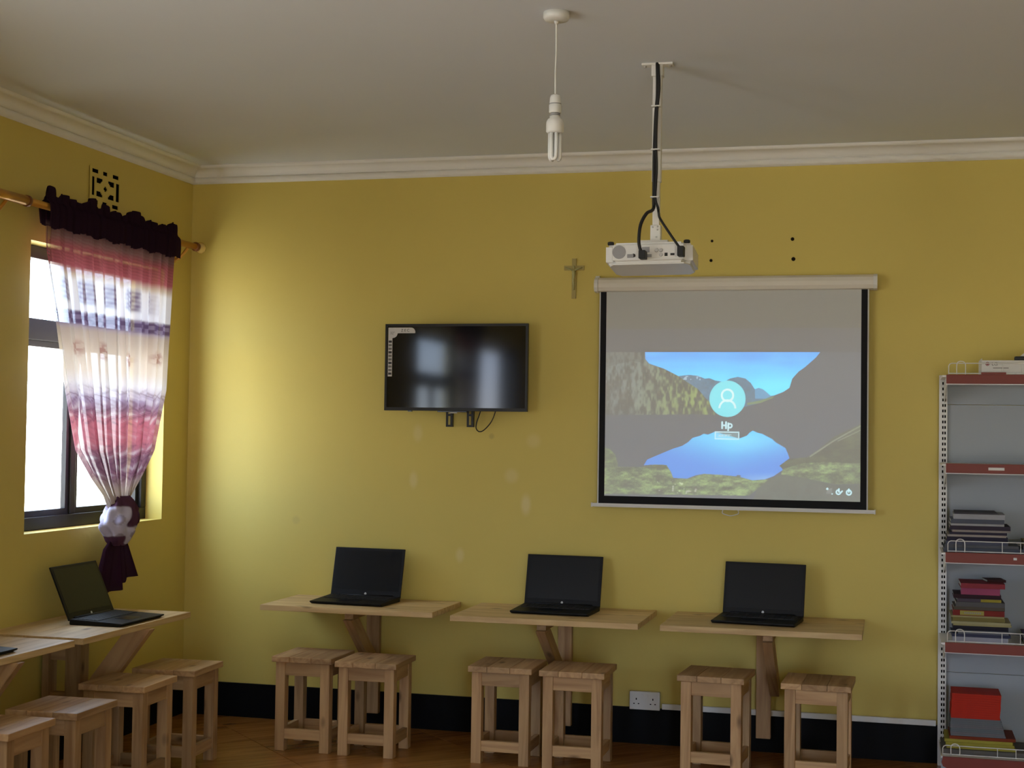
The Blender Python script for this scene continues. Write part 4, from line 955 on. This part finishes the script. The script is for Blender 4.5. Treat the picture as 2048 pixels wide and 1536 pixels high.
# carton, remote and paper on the top shelf
ct = thing('carton', 'flat white printed carton on the top shelf', 'box', (3.963, -0.35, 1.763))
obj('carton_body', box(0, 0.42, 0, 0.26, 0, 0.066, bevel=0.001), 'paper_white', ct)
obj('carton_flap', box(-0.0015, 0.0, 0.004, 0.256, 0.002, 0.074), 'paper_white', ct)
bm = bmesh.new(); lathe(bm, [(0.0085, -0.0006), (0.0085, 0.0)], (0.022, 0, 0.050), 24, 'y'); obj('round_logo', bm, 'logo_red', ct)
bm = bmesh.new(); tube(bm, [(0.022+0.0055*math.cos(a), -0.0008, 0.050+0.0055*math.sin(a)) for a in np.linspace(0.6, 6.0, 16)], 0.0006, 5); obj('logo_ring', bm, 'paper_white', ct)
o = obj('lettering', text_mesh('LG', 0.021, 0.0002), 'print_grey', ct, (0.052, -0.0004, 0.049)); o.rotation_euler = (PI/2, 0, 0)
obj('printed_line', box(0.045, 0.11, -0.0004, 0, 0.031, 0.034), 'sticker_icon', ct)
rm = thing('remote_control', 'black remote control lying on the white carton', 'remote control', (4.115, -0.30, 1.8295))
obj('shell', box(-0.015, 0.15, -0.02, 0.02, 0, 0.019, bevel=0.006), 'black_plastic', rm)
bm = bmesh.new()
for i in range(8):
    for j in (-0.010, 0.0, 0.010): bx(bm, 0.01+i*0.016, 0.02+i*0.016, j-0.003, j+0.003, 0.0189, 0.0202)
obj('buttons', bm, 'grey_plastic', rm)
bm = bmesh.new(); prism(bm, [(0, 0), (0.085, 0), (0.05, 0.042)], 0, 0.0012); o = obj('folded_paper', bm, 'paper_white', None, (4.100, -0.235, 1.8292)); o.rotation_euler = (math.radians(-8), 0, 0)
tag(o, 'folded white sheet leaning up behind the remote control', 'paper')

# ------------------------------------------------------------------ books: (x0, x1, thickness, colour, label, tilt)
BK = {}
def bmat(c):
    k = 'cover_%d_%d_%d' % c
    if k not in M: mat(k, tuple(q*0.55 for q in L(*c)[:3])+(1,), rough=0.6, spec=0.2, var=0.12, scale=25)
    return k
mat('pages', (0.42, 0.40, 0.34, 1), rough=0.85, spec=0.05, var=0.1, scale=80)
def book(x0, x1, y0, y1, z, th, c, label, cat='book', group=None, paper=False, rot=0.0, extra=None, tilt=0.0):
    nm = 'magazine' if cat == 'magazine' else ('exercise_book' if cat == 'exercise book' else ('newspaper' if cat == 'newspaper' else 'book'))
    r = thing(nm, label, cat, ((x0+x1)/2, (y0+y1)/2, z), (0, tilt, rot), group)
    a, b = (x1-x0)/2, (y1-y0)/2; cv = min(0.0016, th*0.2)
    bm = bmesh.new(); bx(bm, -a, a, -b, b, 0, cv); bx(bm, -a, a, -b, b, th-cv, th); bx(bm, -a, a, -b, -b+0.0016, cv, th-cv)   # cover wraps a spine facing the room
    obj('cover', bm, bmat(c), r)
    obj('pages', box(-a+0.003, a-0.003, -b+0.0018, b-0.003, cv, th-cv), 'pages', r)
    if extra: extra(r, a, b, th)
    return r
fy = -SD+0.055
# newspapers and magazines (third shelf)
z = 0.991
grp = 'pile of newspapers and magazines on the shelf'
pile = [(3.806, 4.140, .019, (96, 104, 122), 'wide blue-grey magazine at the very bottom of the newspaper pile'), (3.812, 4.120, .013, (112, 114, 122), 'grey magazine second from the bottom of the newspaper pile'),
        (3.815, 4.075, .015, (104, 108, 130), 'slate blue magazine third from the bottom of the newspaper pile'), (3.818, 4.072, .019, (52, 48, 72), 'thick navy magazine in the lower half of the newspaper pile'),
        (3.822, 4.066, .009, (196, 186, 178), 'thin cream newspaper resting on the navy magazine'), (3.832, 4.070, .010, (58, 52, 76), 'thin dark indigo magazine between two cream newspapers'),
        (3.840, 4.082, .009, (188, 176, 168), 'thin cream newspaper below the dark purple magazine'), (3.832, 4.084, .017, (64, 54, 72), 'dark purple magazine in the upper half of the newspaper pile'),
        (3.834, 4.056, .009, (206, 206, 208), 'thin white newspaper above the dark purple magazine'), (3.836, 4.058, .018, (104, 110, 126), 'grey-blue folded newspaper near the top of the newspaper pile'),
        (3.848, 4.064, .022, (200, 202, 208), 'thick white folded newspaper second from the top of the pile'), (3.854, 4.030, .007, (84, 82, 90), 'dark grey magazine on top of the newspaper pile')]
for k, (a, b, t_, c, lab) in enumerate(pile):
    book(a, b, fy-0.01+random.uniform(-.006, .012), fy+0.24, z, t_, c, lab, 'magazine' if 'magazine' in lab else 'newspaper', grp, rot=random.uniform(-.015, .015)); z += t_+0.0006
# text books (fourth shelf)
z = 0.602; grp = 'pile of text books on the shelf'
def yellow_label(r, a, b, th): 
    p = obj('spine_label', box(-a+0.030, -a+0.130, -b-0.0006, -b, 0.0025, th-0.0025), bmat((196, 186, 96)), r)
    bm = bmesh.new()
    for k in range(9): bx(bm, -a+0.048+k*0.008, -a+0.053+k*0.008, -b-0.001, -b-0.0006, 0.008, th-0.009)
    obj('print', bm, 'print_grey', p)
def yellow_end(r, a, b, th): obj('spine_label', box(a-0.085, a, -b-0.0006, -b, 0.001, th-0.001), bmat((186, 172, 60)), r)
pile = [(3.846, 4.078, .020, (196, 196, 214), 'white book at the very bottom of the text book pile', None), (3.842, 4.086, .013, (70, 74, 104), 'dark blue book second from the bottom of the text book pile', None),
        (3.868, 4.078, .015, (128, 134, 148), 'pale slate book third from the bottom of the text book pile', None), (3.848, 4.078, .018, (34, 32, 50), 'near-black navy book in the text book pile', None),
        (3.850, 4.092, .008, (196, 186, 130), 'thin cream book jutting out of the text book pile', None), (3.842, 4.088, .010, (204, 196, 150), 'pale cream book just above the thin jutting one', None),
        (3.846, 4.064, .017, (146, 134, 74), 'olive yellow book below the red labelled book', None), (3.838, 4.060, .007, (192, 182, 130), 'thin straw book directly under the red labelled book', None),
        (3.847, 4.062, .024, (150, 48, 40), 'red book with a yellow spine label', yellow_label), (3.850, 4.062, .014, (104, 96, 84), 'olive grey book on top of the red labelled book', None),
        (3.858, 4.062, .020, (108, 108, 110), 'thick grey book in the text book pile', None), (3.862, 4.046, .014, (98, 88, 104), 'purple-grey book with a yellow spine end', yellow_end),
        (3.850, 4.048, .016, (58, 28, 40), 'dark maroon book below the pink book', None), (3.882, 4.044, .028, (190, 88, 128), 'thick pink book near the top of the text book pile', None),
        (3.878, 4.062, .021, (176, 66, 78), 'rose red book on top of the text book pile', None)]
for k, (a, b, t_, c, lab, ex) in enumerate(pile):
    book(a, b, fy+0.012+random.uniform(-.004, .006), fy+0.22, z, t_, c, lab, 'book', grp, rot=random.uniform(-.02, .02), extra=ex); z += t_+0.0006
book(3.985, 4.065, fy+0.09, fy+0.20, z, .011, (70, 30, 34), 'small dark maroon book lying loose on the text book pile', 'book', grp, rot=.15)
# exercise books (bottom shelf)
z = 0.1185
book(3.80, 4.20, fy-0.03, fy+0.22, z, .022, (120, 116, 112), 'broad grey book under everything on the bottom shelf', 'book', 'pile on the bottom shelf'); z += .0226
for k in range(3):
    lab = ['yellow workbook lying on the broad grey book', 'yellow workbook in the middle of the yellow three', 'yellow workbook directly under the orange-brown book'][k]
    book(3.822-.004*k, 4.108-.006*k, fy-0.01+.003*k, fy+0.21, z, .0125, (196, 184, 72), lab, 'book', 'pile on the bottom shelf', rot=random.uniform(-.01, .01)); z += .013
book(3.834, 4.108, fy, fy+0.21, z, .013, (150, 62, 26), 'orange-brown book between the yellow workbooks and the grey exercise books', 'book', 'pile on the bottom shelf'); z += .0135
for k in range(9):
    book(3.838+random.uniform(-.001, .002), 4.066-.0022*k+random.uniform(-.002, .002), fy+0.004, fy+0.20, z, .0082, (128+random.randint(-8, 8), 132, 138), 'thin grey exercise book in the grey pile on the bottom shelf', 'exercise book', 'grey exercise books on the bottom shelf'); z += .0085
for k in range(11):
    book(3.840+random.uniform(-.001, .001)+.0004*k, 4.043+.0006*k+random.uniform(-.001, .001), fy+0.004, fy+0.19, z, .0094, (222, 52, 26), 'thin orange-red exercise book in the orange pile on the bottom shelf', 'exercise book', 'orange exercise books on the bottom shelf'); z += .0097
# next piles, mostly hidden by the end of the bay in view
book(4.138, 4.34, fy, fy+0.2, 0.991, .034, (150, 160, 190), 'pale blue book standing apart from the newspaper pile', 'book')
book(4.140, 4.34, fy, fy+0.2, 1.0255, .022, (190, 160, 90), 'tan book lying on the pale blue book', 'book')
book(4.142, 4.34, fy, fy+0.2, 0.602, .020, (196, 186, 110), 'yellow book lying apart from the text book pile', 'book')
book(4.140, 4.34, fy, fy+0.2, 0.6225, .022, (96, 76, 130), 'violet book lying on the separate yellow book', 'book')
